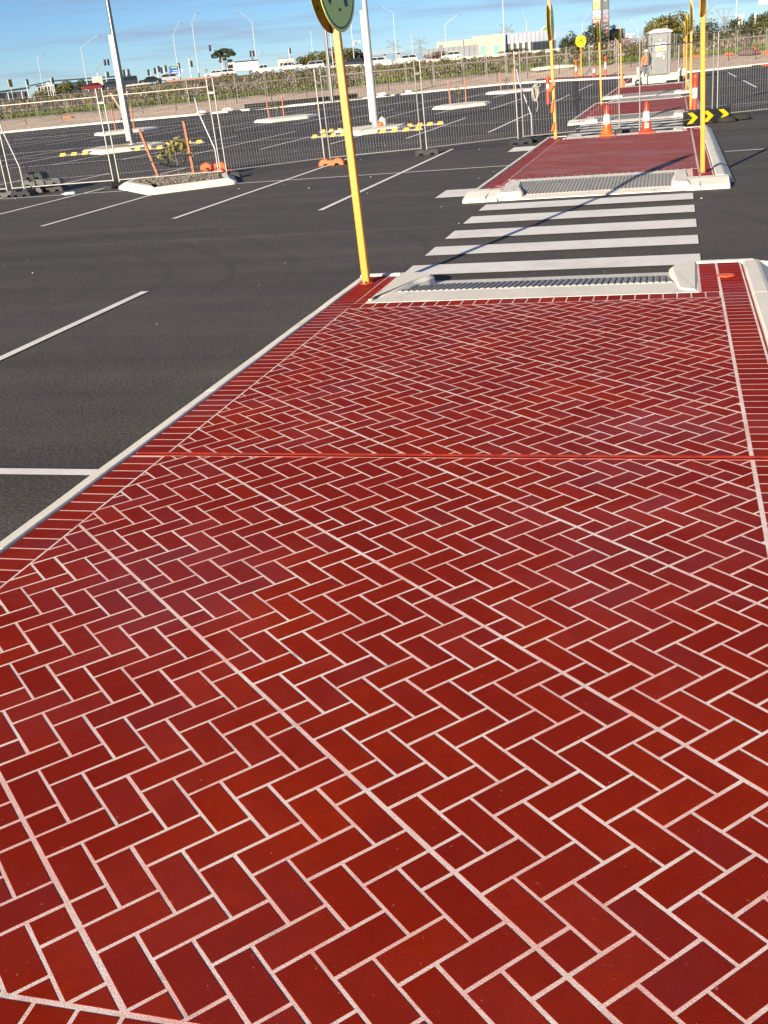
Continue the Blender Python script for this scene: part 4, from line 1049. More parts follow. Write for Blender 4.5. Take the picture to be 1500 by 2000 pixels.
for k, (x, y, r) in enumerate(((-34.2, 83.0, .36), (-36.4, 82.9, .32), (-23.6, 91.3, .34), (-21.9, 93.4, .30))):
    lump('crumpled white plastic wrap by the far kerb, ' + ORD[k], 'plastic wrap', 'plastic_wrap', (x, y, .12), r, MATS['white_plastic_bag'], 20 + k, group='plastic wrap by the far kerb', s=(1.5, .8, .45))
# orange cross marker in the shrubs at the left
t = thing('survey_marker', 'faded pink crossed stakes standing in the shrubs at the far left', 'marker', (-46.2, 88.3, tz(-46.2, 88.3)), .2)
for s in (-1, 1): MB().slab([(s * .08 - .05, 0, 0), (s * .08 + .05, 0, 0), (s * -.75 + .06, 0, 1.7), (s * -.75 - .06, 0, 1.7)], .05).build('stake', mat('faded_pink', (.60, .30, .24), .8), t)

# ------------------------------------------------------------------ vegetation on the bank
def bank_pt(rnd, x_lo, x_hi, d_lo, d_hi):
    th = rnd.uniform(x_lo, x_hi); r = kerb_r(th) + rnd.uniform(d_lo, d_hi); return r * math.sin(th), r * math.cos(th), th
rnd = random.Random(21)
gm, dm = MB(), MB()
for _ in range(9000):                                         # blades of the green strip and dry grass above
    far = rnd.random() < .30
    x, y, th = bank_pt(rnd, -.68, .16, 13 if not far else 19, 19.5 if not far else 125)
    if not far and (noise.noise((x * .25, y * .25, 1)) < -.28): continue
    h = rnd.uniform(.16, .42) if not far else rnd.uniform(.25, .6); z = tz(x, y) - .03; mbx = gm if not far or (rnd.random() < .2 and th > -.4) else dm
    for _k in range(3):
        a = rnd.uniform(0, 6.28); dx, dy = math.cos(a) * .07, math.sin(a) * .07; lx, ly = rnd.uniform(-.2, .2), rnd.uniform(-.2, .2); b = len(mbx.v)
        w = 1.6 if far else 1; mbx.v += [(x - dx * w, y - dy * w, z), (x + dx * w, y + dy * w, z), (x + lx, y + ly, z + h)]; mbx.f.append((b, b + 1, b + 2))
tag(gm.build('green_grass', M_GRASS, None, fix=False), 'strip of bright green grass between the sandy verge and the shrubs', 'grass', kind='stuff')
tag(dm.build('dry_grass', M_DRY, None, fix=False), 'dry tan grass scattered over the bank below the road', 'grass', kind='stuff')
sa, sb, sc = MB(), MB(), MB()
for _ in range(1150):
    d = 15 + 122 * rnd.random() ** 1.5
    th = rnd.uniform(-.70, .18); r = kerb_r(th) + d; x, y = r * math.sin(th), r * math.cos(th)
    if noise.noise((x * .06, y * .06, 4)) < -.02 and d < 105: continue
    s = rnd.uniform(.45, 1.35) * (1 if d < 80 else .8); z = tz(x, y)
    if th > .02: s *= 1.35
    if d > 95: s *= .6
    if th < -.40 and d > 40 and rnd.random() < .8: continue
    if th < -.40 and d > 70: s *= .5
    k = rnd.random(); mbx = sa if k < .42 else sb if k < .76 else sc
    leaves(mbx, (x, y, z + s * .42), (s * rnd.uniform(.9, 1.5), s * rnd.uniform(.9, 1.4), s * .70), int(70 * s + 26), .15 if d < 60 else .19, rnd, .45)
tag(sa.build('olive_scrub', M_LEAF, None, fix=False), 'low olive green scrub covering the bank below the road', 'scrub', kind='stuff')
tag(sb.build('grey_scrub', M_SCRUB, None, fix=False), 'pale grey green scrub mixed over the bank below the road', 'scrub', kind='stuff')
tag(sc.build('pink_scrub', M_PINK, None, fix=False), 'pinkish flowering scrub dotted over the bank below the road', 'scrub', kind='stuff')
def bush(label, x, y, w, h, lm, n, size=.16, name='shrub', sd=0, lob=5, trunk=False, cat='shrub', group=None):
    r = random.Random(sd + int(abs(x) * 7)); z = tz(x, y); lobes = []
    for k in range(lob):
        a = r.uniform(-.62, .62); hh = r.uniform(.36, .66); s = r.uniform(.34, .52) * (1 - .45 * abs(a))
        lobes.append(((a * w / 2 * 1.5, r.uniform(-.3, .3) * w / 2, hh * h), (w * s * .62, w * .30, h * s * .85)))
    lobes.append(((0, 0, h * .62), (w * .30, w * .3, h * .38))); lobes.append(((0, 0, h * .30), (w * .46, w * .3, h * .30)))
    t = thing(name, label, cat, (x, y, z - .05), 0, group); mb = MB(); tot = sum(l[1][0] * l[1][2] for l in lobes)
    for c, rad in lobes: leaves(mb, c, rad, int(n * rad[0] * rad[2] / tot) + 4, size, r, .5)
    mb.build('crown', lm, t, fix=False)
    m = MB(); m.tube((0, 0, 0), (.1, 0, h * .45), .10 * h / 3, .05 * h / 3, 6)
    for a in (-.5, .4, .1): m.tube((.05, 0, h * .25), (a * w * .5, 0, h * .62), .05 * h / 3, .02, 5)
    m.build('trunk' if cat == 'tree' else 'stem', M_BARK, t); return t
bush('large dense olive bush behind the near yellow post', -75.6, 252, 11.0, 5.3, M_LEAF, 2600, .30, sd=1, lob=7)
bush('smaller rounded olive bush left of the large one', -81.4, 250, 6.0, 3.8, M_LEAF, 1300, .28, sd=2)
bush('low dark bush between the pickup and the rounded bush', -85.6, 248, 3.5, 2.7, M_LEAF_D, 500, .25, sd=3)
bush('olive bush tailing off right of the near yellow post', -70.4, 256, 4.5, 3.7, M_LEAF, 800, .28, sd=4)
bush('reddish brown bush in front of the grey corrugated wall', -51.5, 251, 5.6, 2.4, leaf_mat('reddish_leaves', (.055, .035, .020), (.10, .065, .035), (.15, .10, .06)), 700, .22, sd=5)
bush('clipped dark hedge in front of the cream building', -34.2, 246, 6.0, 1.5, M_LEAF_D, 700, .2, sd=6, lob=7)
bush('tall dark bush under the sign tower', -11.9, 174, 4.6, 4.2, M_LEAF_D, 1300, .20, sd=7, lob=7)
bush('dark bush right of the yellow crossing sign', -15.2, 174, 4.2, 3.4, M_LEAF_D, 1000, .2, sd=8)
bush('dark bush at the foot of the palm', -8.7, 176, 2.6, 2.7, M_LEAF_D, 500, .18, sd=9)
M_PINKB = leaf_mat('pale_pink_leaves', (.11, .08, .075), (.24, .17, .165), (.36, .28, .27))
bush('pink flowering bush just left of the portable toilet', -4.9, 126, 4.0, 2.0, M_PINKB, 900, .14, sd=10)
bush('second pink flowering bush behind the worker', -3.0, 128, 3.0, 2.1, M_PINKB, 600, .14, sd=11)
bush('broad olive tree rising behind the portable toilet', .3, 168, 8.4, 4.6, M_LEAF_Y, 3600, .21, 'bushy_tree', 12, 7, cat='tree')
bush('shorter yellowish tree left of the toilet roof', -3.2, 175, 3.6, 3.2, M_LEAF_Y, 1000, .18, 'bushy_tree', 13, cat='tree')
bush('dull green bush right of the yellow posts', 4.3, 150, 3.4, 2.9, M_LEAF_D, 800, .16, sd=14)
bush('dark green bush further right of the yellow posts', 7.3, 146, 3.8, 2.9, M_LEAF_D, 800, .16, sd=15)
bush('wide green bush on the right bank', 10.2, 152, 4.6, 3.0, M_LEAF, 800, .16, sd=16)
bush('wide green bush at the right edge of the bank', 13.8, 160, 5.2, 3.6, M_LEAF_D, 900, .17, sd=17)
bush('dark tree on the skyline at the right, shortest', 12.6, 259, 3.2, 3.5, M_LEAF_D, 700, .25, 'skyline_tree', 18, cat='tree')
bush('dark peaked tree on the skyline at the right', 15.8, 259, 3.6, 4.2, M_LEAF_D, 900, .25, 'skyline_tree', 19, cat='tree')
bush('tallest dark tree on the skyline at the right edge', 19.6, 260, 4.4, 4.9, M_LEAF_D, 900, .25, 'skyline_tree', 20, cat='tree')
bush('round mid green tree at the far left by the dark building', -133.4, 231, 4.9, 3.6, M_LEAF, 1000, .22, 'round_tree', 21, cat='tree')
bush('low green shrubs in front of the far left building', -140.6, 232, 7.5, 2.1, M_LEAF, 800, .2, sd=22)
bush('dark bush beside the round tree at the far left', -129.6, 231, 2.8, 3.3, M_LEAF_D, 500, .2, sd=23)
bush('low dark bush behind the worker', .9, 139, 3.6, 2.2, M_LEAF_D, 600, .15, sd=24)
# lone eucalypt with an open flat crown
x, y = -91.6, 224.0
L_ = [((-2.0, 0, 4.3), (.95, .8, .55)), ((-1.1, .2, 4.9), (1.15, .9, .55)), ((.1, 0, 5.15), (1.15, .9, .55)), ((1.3, .1, 4.9), (1.1, .9, .55)), ((2.1, 0, 4.35), (.8, .7, .45)), ((-.6, 0, 4.2), (.9, .7, .4)), ((.75, 0, 4.1), (.8, .7, .35)), ((-.9, .1, 3.2), (.42, .4, .25)), ((1.3, 0, 3.1), (.45, .4, .28)), ((.1, 0, 3.5), (.5, .4, .25))]
tree('eucalypt', 'lone flat crowned eucalypt standing against the sky at the left', (x, y, tz(x, y)), L_, M_LEAF_D, [[(0, 0, -.1, .16), (.15, 0, 1.6, .12), (.1, 0, 2.6, .1), (-1.2, 0, 4.3, .04)], [(.1, 0, 2.2, .1), (.9, 0, 3.4, .07), (1.5, 0, 4.6, .04)], [(.1, 0, 2.6, .08), (.1, 0, 4.9, .03)], [(.15, 0, 1.8, .07), (-.9, .1, 3.2, .03)]], 190, .22, rseed=4)
# bare twiggy trees right of the yellow posts
def bare_tree(label, x, y, h, sd):
    r = random.Random(sd); t = thing('bare_tree', label, 'tree', (x, y, tz(x, y)), 0, 'leafless trees on the right bank'); m = MB()
    def grow(p, d, l, rad, n):
        q_ = p + d * l; m.tube(p, q_, rad, rad * .65, 4)
        if n:
            for _ in range(3): grow(q_, (d + Vector((r.uniform(-.7, .7), r.uniform(-.5, .5), r.uniform(-.1, .35)))).normalized(), l * .68, rad * .6, n - 1)
    grow(Vector((0, 0, 0)), Vector((0, 0, 1)), h * .34, .06, 4); m.build('branches', mat('bare_branches', (.24, .20, .185), .9), t); return t
bare_tree('leafless twiggy tree immediately right of the yellow posts', 4.2, 158, 3.6, 1)
bare_tree('leafless twiggy tree between the posts and the white light pole', 6.4, 162, 3.3, 2)
bare_tree('small leafless tree left of the lone eucalypt', -95.0, 222, 2.2, 3)
# palm beside the sign tower
t = thing('palm', 'small palm with a round head right of the sign tower', 'palm', (-17.0, 325, 3.2)); m = MB(); m.tube((0, 0, 0), (.1, 0, 4.6), .28, .2, 8); m.build('trunk', M_BARK, t)
m = MB(); r = random.Random(8)
for k in range(46):
    a = r.uniform(0, 6.28); e = r.uniform(-.7, 1.3); d = Vector((math.cos(a) * math.cos(e), math.sin(a) * math.cos(e), math.sin(e))); L0 = r.uniform(1.0, 1.7); p = Vector((.1, 0, 4.7)); w = d.orthogonal().normalized() * .09; q1 = p + d * L0 * .6; q2 = p + d * L0 + Vector((0, 0, -.35)); b = len(m.v)
    m.v += [tuple(p), tuple(q1 - w), tuple(q2), tuple(q1 + w)]; m.f.append((b, b + 1, b + 2, b + 3))
m.build('fronds', M_LEAF_D, t, fix=False)

# ------------------------------------------------------------------ road, barriers
rings = []
for k in range(121):
    th = -.80 + 1.05 * k / 120; d = 139; r = kerb_r(th) + d; r = 238 + 6 * math.sin(th * 2); rings.append((r, th))
def arc_strip(r0, r1, dz, name, m, z1=None):
    mb = MB()
    for r, th in rings:
        for rr in (r + r0, r + r1):
            x, y = rr * math.sin(th), rr * math.cos(th); mb.v.append((x, y, max(tz(x, y), ZR(th)) + dz))
    for k in range(120): mb.f.append((2 * k, 2 * k + 2, 2 * k + 3, 2 * k + 1))
    return struct(name, mb, m, fix=False)

arc_strip(-1, 13, .05, 'far_road', mat('road_asphalt', (.06, .057, .055), .9, var=.2, vscale=.3))
def barrier(label, th0, th1, r_off, h, m, name='road_barrier', seg=14):
    mb = MB(); R = []
    for k in range(seg + 1):
        th = th0 + (th1 - th0) * k / seg; r = 238 + 6 * math.sin(th * 2) + r_off; R.append([((r + a) * math.sin(th), (r + a) * math.cos(th), ZR(th) + z) for a, z in ((-.12, 0), (-.08, h), (.08, h), (.12, 0))])
    return tag(MB().loft(R).build(name, m), label, 'barrier')
barrier('pale concrete road barrier left of the black sedan', -.475, -.455, -.6, .34, mat('old_concrete', (.40, .37, .31), .9))
barrier('long low pale guard rail in front of the white vans', -.305, -.02, -1.0, .55, mat('guard_rail', (.42, .40, .36), .6), seg=30)
barrier('low rusty kerb beside the traffic lights at the left', -.44, -.385, -.8, .35, mat('rusty_kerb', (.32, .17, .11), .9))

# ------------------------------------------------------------------ vehicles
M_WCAR = mat('white_car_paint', (.44, .44, .425), .25, coat=.3); M_BCAR = mat('black_car_paint', (.014, .014, .017), .25, coat=.4)
M_RCAR = mat('red_car_paint', (.17, .014, .013), .3, coat=.3); M_SCAR = mat('silver_car_paint', (.46, .47, .48), .3, .4); M_DCAR = mat('navy_car_paint', (.022, .027, .04), .3, coat=.3)
M_LAMPR = mat('tail_lamp', (.35, .015, .01), .3); M_LAMPW = mat('head_lamp', (.7, .7, .68), .2)
SHAPES = {   # side outlines: lower body, cabin (x along the length 0..1, z in metres)
 'suv': ([(0, .35), (0, .88), (.03, 1.0), (.24, 1.08), (.97, 1.08), (1, .95), (1, .35)], [(.20, 1.06), (.34, 1.62), (.90, 1.66), (.97, 1.06)], 4.6),
 'hatch': ([(0, .32), (0, .75), (.04, .86), (.26, .98), (.96, 1.0), (1, .85), (1, .32)], [(.20, .97), (.38, 1.48), (.82, 1.50), (.97, .98)], 4.1),
 'sedan': ([(0, .30), (0, .72), (.05, .82), (.28, .92), (.94, .95), (1, .82), (1, .30)], [(.25, .91), (.40, 1.38), (.66, 1.42), (.86, .94)], 4.6),
 'ute': ([(0, .40), (0, .92), (.04, 1.04), (.26, 1.10), (1, 1.10), (1, .42)], [(.22, 1.09), (.33, 1.68), (.60, 1.70), (.63, 1.09)], 5.2),
 'van': ([(0, .38), (0, .95), (.05, 1.1), (.16, 1.2), (1, 1.2), (1, .38)], [(.11, 1.19), (.22, 1.9), (.98, 1.95), (1, 1.19)], 4.9)}
def vehicle(name, label, cat, kind, px, th, r_off, m, flip=False, sc=1.0, group='vehicles on the far road'):
    body, cab, ln = SHAPES[kind]; r = 238 + 6 * math.sin(th * 2) + r_off; x, y = r * math.sin(th), r * math.cos(th)
    t = thing(name, label, cat, (x, y, ZR(th) + .05), -th + (PI if flip else 0), group); t.scale = (sc,) * 3; w = .88
    def ext(P, ws):
        R = []
        for (yy, k) in ((-1, .94), (-.92, 1), (.92, 1), (1, .94)): R.append([((p[0] - .5) * ln * (.985 if abs(yy) == 1 else 1), yy * ws, .35 + (p[1] - .35) * (k if p[1] > .9 else 1)) for p in P])
        return MB().loft(R)
    ext(body, w).build('body', m, t)
    R = []
    for yy, k in ((-.86, 0), (-.70, 1), (.70, 1), (.86, 0)):
        pass
    c = cab; mb = MB(); b0 = [((c[0][0] - .5) * ln, s * .84, c[0][1]) for s in (-1, 1)]
    P = [[((p[0] - .5) * ln, s * (.84 if p[1] < 1.25 else .68), p[1]) for p in c] for s in (-1, 1)]
    MB().loft(P).build('cabin', m, t)
    for s in (-1, 1):                                          # side glass in two panes
        zb, zt = c[0][1] + .04, c[1][1] - .08; xa, xb = c[0][0] + .045, c[3][0] - .03; ta, tb = c[1][0] + .015, c[2][0] - .01; mid = (ta + tb) / 2
        for q1, q2, q3, q4 in ((xa, mid - .01, mid - .01, ta), (mid + .01, xb, tb, mid + .01)):
            yb, yt = s * .853, s * .705
            MB().slab([((q1 - .5) * ln, yb, zb), ((q2 - .5) * ln, yb, zb), ((q3 - .5) * ln, yt, zt), ((q4 - .5) * ln, yt, zt)], .012).build('side_window', M_GLASS, t)
    for (pa, pb), nm in (((c[0], c[1]), 'windscreen'), ((c[3], c[2]), 'rear_window')):
        f = lambda k, y: ((pa[0] + (pb[0] - pa[0]) * k - .5) * ln + (-.012 if nm == 'windscreen' else .012), y, pa[1] + (pb[1] - pa[1]) * k)
        MB().slab([f(.12, -.74), f(.12, .74), f(.9, .63), f(.9, -.63)], .02).build(nm, M_GLASS, t)
    for xx in (.18, .81):
        for s in (-1, 1):
            wl = MB().lathe([(.30, -.1), (.33, -.08), (.33, .08), (.30, .1)], 14, (0, 0, 0), 'Y').build('wheel', M_TYRE, t, loc=((xx - .5) * ln, s * .80, .33))
            MB().lathe([(.19, -.105), (.19, .105)], 10, (0, 0, 0), 'Y').build('rim', M_RIM, wl)
    for s in (-1, 1):
        MB().box((-.5 * ln - .005, s * .66, .78), (.03, .30, .13)).build('headlight', M_LAMPW, t); MB().box((.5 * ln + .005, s * .70, .86), (.03, .22, .22)).build('tail_light', M_LAMPR, t)
    if kind == 'ute': MB().box((.30 * ln, 0, 1.104), (.34 * ln, 1.4, .01)).build('tray_liner', M_BLACK, t)
    if kind == 'suv':
        for s in (-1, 1): MB().tube((-.05 * ln, s * .6, 1.69), (.36 * ln, s * .6, 1.71), .025, n=5).build('roof_rail', M_BLACK, t)
    return t
A = lambda x, y: math.atan2(x, y)
vehicle('parked_car', 'red car partly hidden behind the cream sign at the left', 'car', 'hatch', 0, A(-120.6, 219), 2, M_RCAR)
vehicle('parked_car', 'dark sedan nose to tail with the red car at the left', 'car', 'sedan', 0, A(-116.9, 220), 2.3, M_DCAR)
vehicle('parked_car', 'dark people mover left of the left car park lamp', 'car', 'van', 0, A(-113.6, 221), 3, M_DCAR)
vehicle('parked_car', 'black sedan on the crest left of the traffic lights', 'car', 'sedan', 0, A(-108.7, 222.8), 2, M_BCAR)
vehicle('parked_car', 'silver wagon just right of the black sedan', 'car', 'suv', 0, A(-105.2, 223.8), 6, M_SCAR)
vehicle('parked_car', 'white sedan below the lone eucalypt', 'car', 'sedan', 0, A(-95.2, 226.8), 1.5, M_WCAR)
vehicle('parked_car', 'second white sedan half hidden by the first below the eucalypt', 'car', 'hatch', 0, A(-93.0, 227.4), 5, M_WCAR)
vehicle('pickup', 'white pickup just right of the white truck', 'pickup', 'ute', 0, A(-84.9, 229.6), 2, M_WCAR, sc=1.0)
vehicle('pickup', 'white dual cab pickup with canopy left of the olive bushes', 'pickup', 'ute', 0, A(-79.9, 231.1), 1.5, M_WCAR, sc=1.06)
vehicle('parked_car', 'silver SUV with dark windows below the olive bushes', 'car', 'suv', 0, A(-74.9, 232.6), 1.2, M_SCAR)
vehicle('parked_car', 'dark SUV partly hidden behind the near yellow post', 'car', 'suv', 0, A(-66.9, 235.2), 2, M_DCAR)
vehicle('parked_car', 'white SUV just right of the middle car park lamp', 'car', 'suv', 0, A(-61.2, 236.6), 1.5, M_WCAR, flip=True)
vehicle('parked_car', 'white wagon right of the white SUV', 'car', 'suv', 0, A(-55.7, 238.2), 1.2, M_WCAR)
vehicle('parked_car', 'white hatchback in front of the grey corrugated wall', 'car', 'hatch', 0, A(-46.4, 241), 1.4, M_WCAR, sc=1.08)
# white truck with a load bed
th = A(-89.4, 228.4); r = 242.5; t = thing('truck', 'white truck with raised cab deflectors right of the eucalypt', 'truck', (r * math.sin(th), r * math.cos(th), ZR(th) + .05), -th, 'vehicles on the far road')
MB().bbox((.9, 0, 1.75), (5.0, 2.3, 1.7), .06).build('box_body', M_WHITE, t)
MB().loft([[(-3.3, y, .55), (-3.3, y, 1.5), (-3.0, y, 2.6), (-1.75, y, 2.75), (-1.75, y, .55)] for y in (-1.1, 1.1)]).build('cab', M_WHITE, t)
for s in (-1, 1): MB().slab([(-3.0, s * 1.108, 1.6), (-2.0, s * 1.108, 1.6), (-2.0, s * 1.108, 2.35), (-2.85, s * 1.108, 2.35)], .02).build('side_window', M_GLASS, t)
MB().slab([(-3.30, -.95, 1.55), (-3.30, .95, 1.55), (-3.06, .9, 2.45), (-3.06, -.9, 2.45)], .03).build('windscreen', M_GLASS, t)
MB().box((.9, 0, 2.72), (5.0, 2.2, .25)).build('load_cover', M_BLACK, t)
for k in range(3): MB().slab([(-3.0 + k * .5, -.9, 2.8), (-2.7 + k * .5, -.9, 3.2), (-2.7 + k * .5, .9, 3.2), (-3.0 + k * .5, .9, 2.8)], .06).build('deflector', M_WHITE, t)
for x_ in (-2.5, 1.6, 2.5):
    for s in (-1, 1):
        wl = MB().lathe([(.40, -.13), (.43, -.1), (.43, .1), (.40, .13)], 14, (0, 0, 0), 'Y').build('wheel', M_TYRE, t, loc=(x_, s * 1.0, .43)); MB().lathe([(.22, -.135), (.22, .135)], 10, (0, 0, 0), 'Y').build('rim', M_RIM, wl)

# ------------------------------------------------------------------ lights and signals along the road
def street_light(k, x, y, top, arm_side, arm_z, n=16, label=None):
    z = tz(x, y) if math.hypot(x, y) < 250 else ZR(math.atan2(x, y)); th = math.atan2(x, y)
    t = thing('street_light', label or 'slim pale street light on the far road, %s' % (ORD[k] if k < 12 else ORD[n - 1 - k].replace('left', 'right')), 'street light', (x, y, z), -th, 'street lights along the far road', lean=(0, 0))
    h = top - z; MB().tube((0, 0, 0), (0, 0, h), .12, .07, 8).build('pole', M_POLE, t)
    if arm_side:
        e = (arm_side, 0, arm_z - z); m = MB(); m.path([(0, 0, h - .1), (arm_side * .45, 0, h + (arm_z - z - h) * .55), (arm_side * .86, 0, arm_z - z), e], .045, 6); m.build('arm', M_POLE, t)
        MB().bbox((arm_side + .25 * (1 if arm_side > 0 else -1), 0, arm_z - z), (.75, .32, .17), .05).build('luminaire', M_GREY, t)
    else:
        MB().bbox((.0, 0, h), (1.0, .35, .16), .05).build('luminaire', M_GREY, t)
    return t
SLS = [(-150.8, 249.6, 12.5, 1.4, 13.0), (-124.4, 224.1, 12.4, 4.2, 14.4), (-106.6, 233.2, 13.4, 1.8, 15.5), (-100.8, 231.0, 15.2, 1.3, 17.0), (-88.4, 234.6, 14.4, -2.6, 16.3), (-100.7, 313.3, 15.2, 0, 0), (-72.5, 239.3, 18.0, -2, 19.5), (-68.0, 240.6, 17.0, 2, 18.5), (-71.1, 292.6, 16.0, -3.2, 17.5), (-96.2, 422.4, 14.0, -1, 14.3), (-58.4, 296.4, 12.0, 3.7, 14.0), (-34.9, 240.6, 16.5, 2.5, 17.5), (-45.0, 359.1, 13.0, -1.6, 16.0), (-28.2, 364.0, 11.3, 3.0, 14.2), (-11.5, 368.9, 7.9, -2.9, 10.8), (11.9, 248.4, 16.0, -2, 17)]
for k, a in enumerate(SLS): street_light(k, *a)
street_light(0, -113.0, 236, 6.2, 1.8, 7.6, label='short slim lamp with a slanted arm just right of the left car park lamp')
street_light(0, -98.6, 262, 8.0, 1.2, 8.9, label='short slim lamp with a slanted arm above the white truck')
def signal_head(m_parent, x, z, n=3, yaw=0, big=True):
    hd = MB(); hd.bbox((x, -.02, z), (.46 if big else .34, .06, .28 * n + (.34 if big else .12)), .025); o = hd.build('signal_head', M_BLACK, m_parent)
    for k in range(n):
        MB().lathe([(.11, -.22), (.12, -.05)], 10, (x, 0, z + .30 * (n - 1) / 2 - .30 * k), 'Y').build('hood', M_BLACK, o)
    return o
def traffic_light(k, x, y, top, mast=None, heads=((.0, 0),), label=None):
    z = tz(x, y); th = math.atan2(x, y)
    t = thing('traffic_light', label, 'traffic light', (x, y, z), -th, 'traffic lights along the far road'); h = top - z
    if mast:
        mx, mz = mast; mz -= z; MB().tube((0, 0, 0), (0, 0, h), .13, .10, 8).build('pole', M_WHITE, t)
        MB().path([(0, 0, h - .05), (mx * .06, 0, h + .35 * (mz - h)), (mx * .22, 0, h + .72 * (mz - h)), (mx * .5, 0, h + .9 * (mz - h)), (mx, 0, mz)], .07, 6).build('mast_arm', M_GALV_D, t)
    else: MB().tube((0, 0, 0), (0, 0, h), .10, .09, 8).build('pole', M_WHITE, t); MB().tube((0, 0, h), (0, 0, h + .25), .06, .03, 6).build('pole_cap', M_BLACK, t)
    for hx, hz in heads: signal_head(t, hx, hz - z)
    return t
traffic_light(0, -117.3, 216.3, 7.0, (1.9, 8.7), ((1.9, 8.75), (2.6, 8.75)), 'curved mast arm with twin signal heads left of the left car park lamp')
traffic_light(0, -113.9, 213.4, 6.9, None, ((.45, 6.3),), 'white post with one dark signal head beside the cream sign')
traffic_light(0, -109.8, 214.6, 6.8, None, ((-.45, 6.4), (.5, 6.4)), 'white post with two signal heads just right of the left car park lamp')
traffic_light(0, -105.0, 216.0, 6.2, None, ((-.4, 6.0),), 'white post with a single head at the left of the signal cluster')
traffic_light(0, -103.6, 216.4, 6.8, None, ((-.5, 6.2), (.35, 6.5)), 'white post with two heads in the middle of the signal cluster')
traffic_light(0, -102.2, 216.8, 6.9, None, ((-.6, 6.2), (.35, 6.4)), 'white post with two heads at the right of the signal cluster')
traffic_light(0, -99.3, 217.7, 7.0, None, ((.1, 6.7),), 'signal post standing in front of the blue and green road sign')
traffic_light(0, -97.1, 218.4, 8.0, (4.6, 9.6), ((4.6, 9.55), (.4, 6.9)), 'tall curved mast arm reaching right towards the eucalypt')
traffic_light(0, -91.3, 222.0, 7.5, None, ((-.3, 7.2),), 'signal post in front of the eucalypt crown')
traffic_light(0, -87.9, 231.0, 8.3, None, ((-.3, 8.0), (.3, 8.0)), 'signal post rising behind the white truck')
traffic_light(0, -80.2, 233.0, 8.6, None, ((.2, 7.9),), 'signal post behind the white dual cab pickup')
traffic_light(0, -130.0, 209.0, 6.6, None, ((.3, 6.3),), 'white post with small signal head left of the round tree')
traffic_light(0, -122.9, 206.9, 6.7, None, ((.35, 6.1),), 'white post with a dark head in front of the round tree')
def sign_board(name, label, x, y, z0, w, h, mface, posts=1, th_=.08, parts=(), pm=None, yaw=0, top=None):
    z = tz(x, y); th = math.atan2(x, y); t = thing(name, label, 'sign', (x, y, z), -th + yaw, None); pm = pm or M_WHITE
    for k in range(posts): MB().tube(((k - (posts - 1) / 2) * w * .7, .08, 0), ((k - (posts - 1) / 2) * w * .7, .08, z0 - z + h), .06, n=6).build('post', pm, t)
    o = MB().bbox((0, 0, z0 - z + h / 2), (w, th_, h), .02).build('board', mface, t)
    for nm, m, (x0, zz0, x1, zz1) in parts: MB().box(((x0 + x1) / 2, -th_ / 2 - .012, z0 - z + (zz0 + zz1) / 2), (x1 - x0, .02, zz1 - zz0)).build(nm, m, o)
    return t
M_SEAM = mat('cream_seam', (.45, .42, .32), .6)
sign_board('sign_back_panel', 'blank cream back of a large road sign at the left', -112.0, 206, 4.3, 2.0, 1.7, M_CREAM, 2, parts=[('seam', M_SEAM, (-.02, .02, .02, 1.68)), ('seam', M_SEAM, (-.98, .83, .98, .87))])
M_BLUE = mat('blue_sign', (.02, .09, .42), .4); M_GRN = mat('green_sign', (.012, .12, .06), .4)
o = sign_board('direction_sign', 'blue and green direction sign with a white edge and arrow tip', -103.3, 224.4, 5.4, 2.4, 1.0, M_BLUE, 1, parts=[('white_text_bar', M_WHITE, (-.5, .58, .6, .70)), ('white_text_bar', M_WHITE, (-.8, .22, .9, .36))])
MB().bbox((-.1, 0, 5.4 - tz(-103.3, 224.4) + 1.27), (2.2, .08, .46), .02).build('green_panel', M_GRN, o); MB().box((-.1, -.05, 5.4 - tz(-103.3, 224.4) + 1.27), (1.3, .02, .12)).build('white_text_bar', M_WHITE, o)
MB().slab([(1.22, -.02, 5.4 - tz(-103.3, 224.4) + 1.0), (1.7, -.02, 5.4 - tz(-103.3, 224.4) + .5), (1.22, -.02, 5.4 - tz(-103.3, 224.4))], .06).build('arrow_tip', M_WHITE, o)
o = sign_board('warning_sign', 'yellow diamond sign seen almost edge on at the far left', -135.0, 211, 5.7, 1.25, 1.5, mat('amber_sign', (.75, .50, .18), .5), 1, yaw=.9)
sign_board('small_white_sign', 'small white sign on two pinkish legs left of the round tree', -119.6, 200, 5.0, .7, .7, M_WHITE, 2, yaw=.0)
sign_board('small_grey_sign', 'grey square sign on a post in front of the corrugated wall', -49.0, 243, 5.0, .9, 1.3, M_GREY_D, 1)

# ------------------------------------------------------------------ buildings and far structures
def frame_at(x, y, yaw=0): return -math.atan2(x, y) + yaw
M_DARKB = mat('dark_cladding', (.035, .042, .055), .6, var=.15, vscale=.5); M_ROOF = mat('dark_roof', (.03, .035, .042), .5); M_OFFW = mat('off_white_render', (.36, .35, .325), .8, var=.06, vscale=.4)
M_CREAMB = mat('cream_render', (.35, .325, .27), .85, var=.07, vscale=.4)
def corrug(mb, x0, x1, y, z0, z1, pitch=.6, dep=.12):
    x = x0; k = 0
    while x < x1 - .01:
        e = min(x + pitch, x1); mb.box(((x + e) / 2, y - (dep if k % 2 else 0), (z0 + z1) / 2), (e - x - .002, .12, z1 - z0)); x = e; k += 1
b = thing('low_dark_building', 'low dark flat roofed building at the far left edge', 'building', (-180, 280, 3.2), frame_at(-180, 280))
MB().box((-1, 3, 1.2), (12, 6, 2.4)).build('wall', M_DARKB, b); MB().loft([[(x, y, z + (x + 8) * .05) for y, z in ((-1.2, 2.3), (7, 2.3), (7, 2.75), (-1.2, 2.75))] for x in (-8, 5.6)]).build('roof', M_ROOF, b)
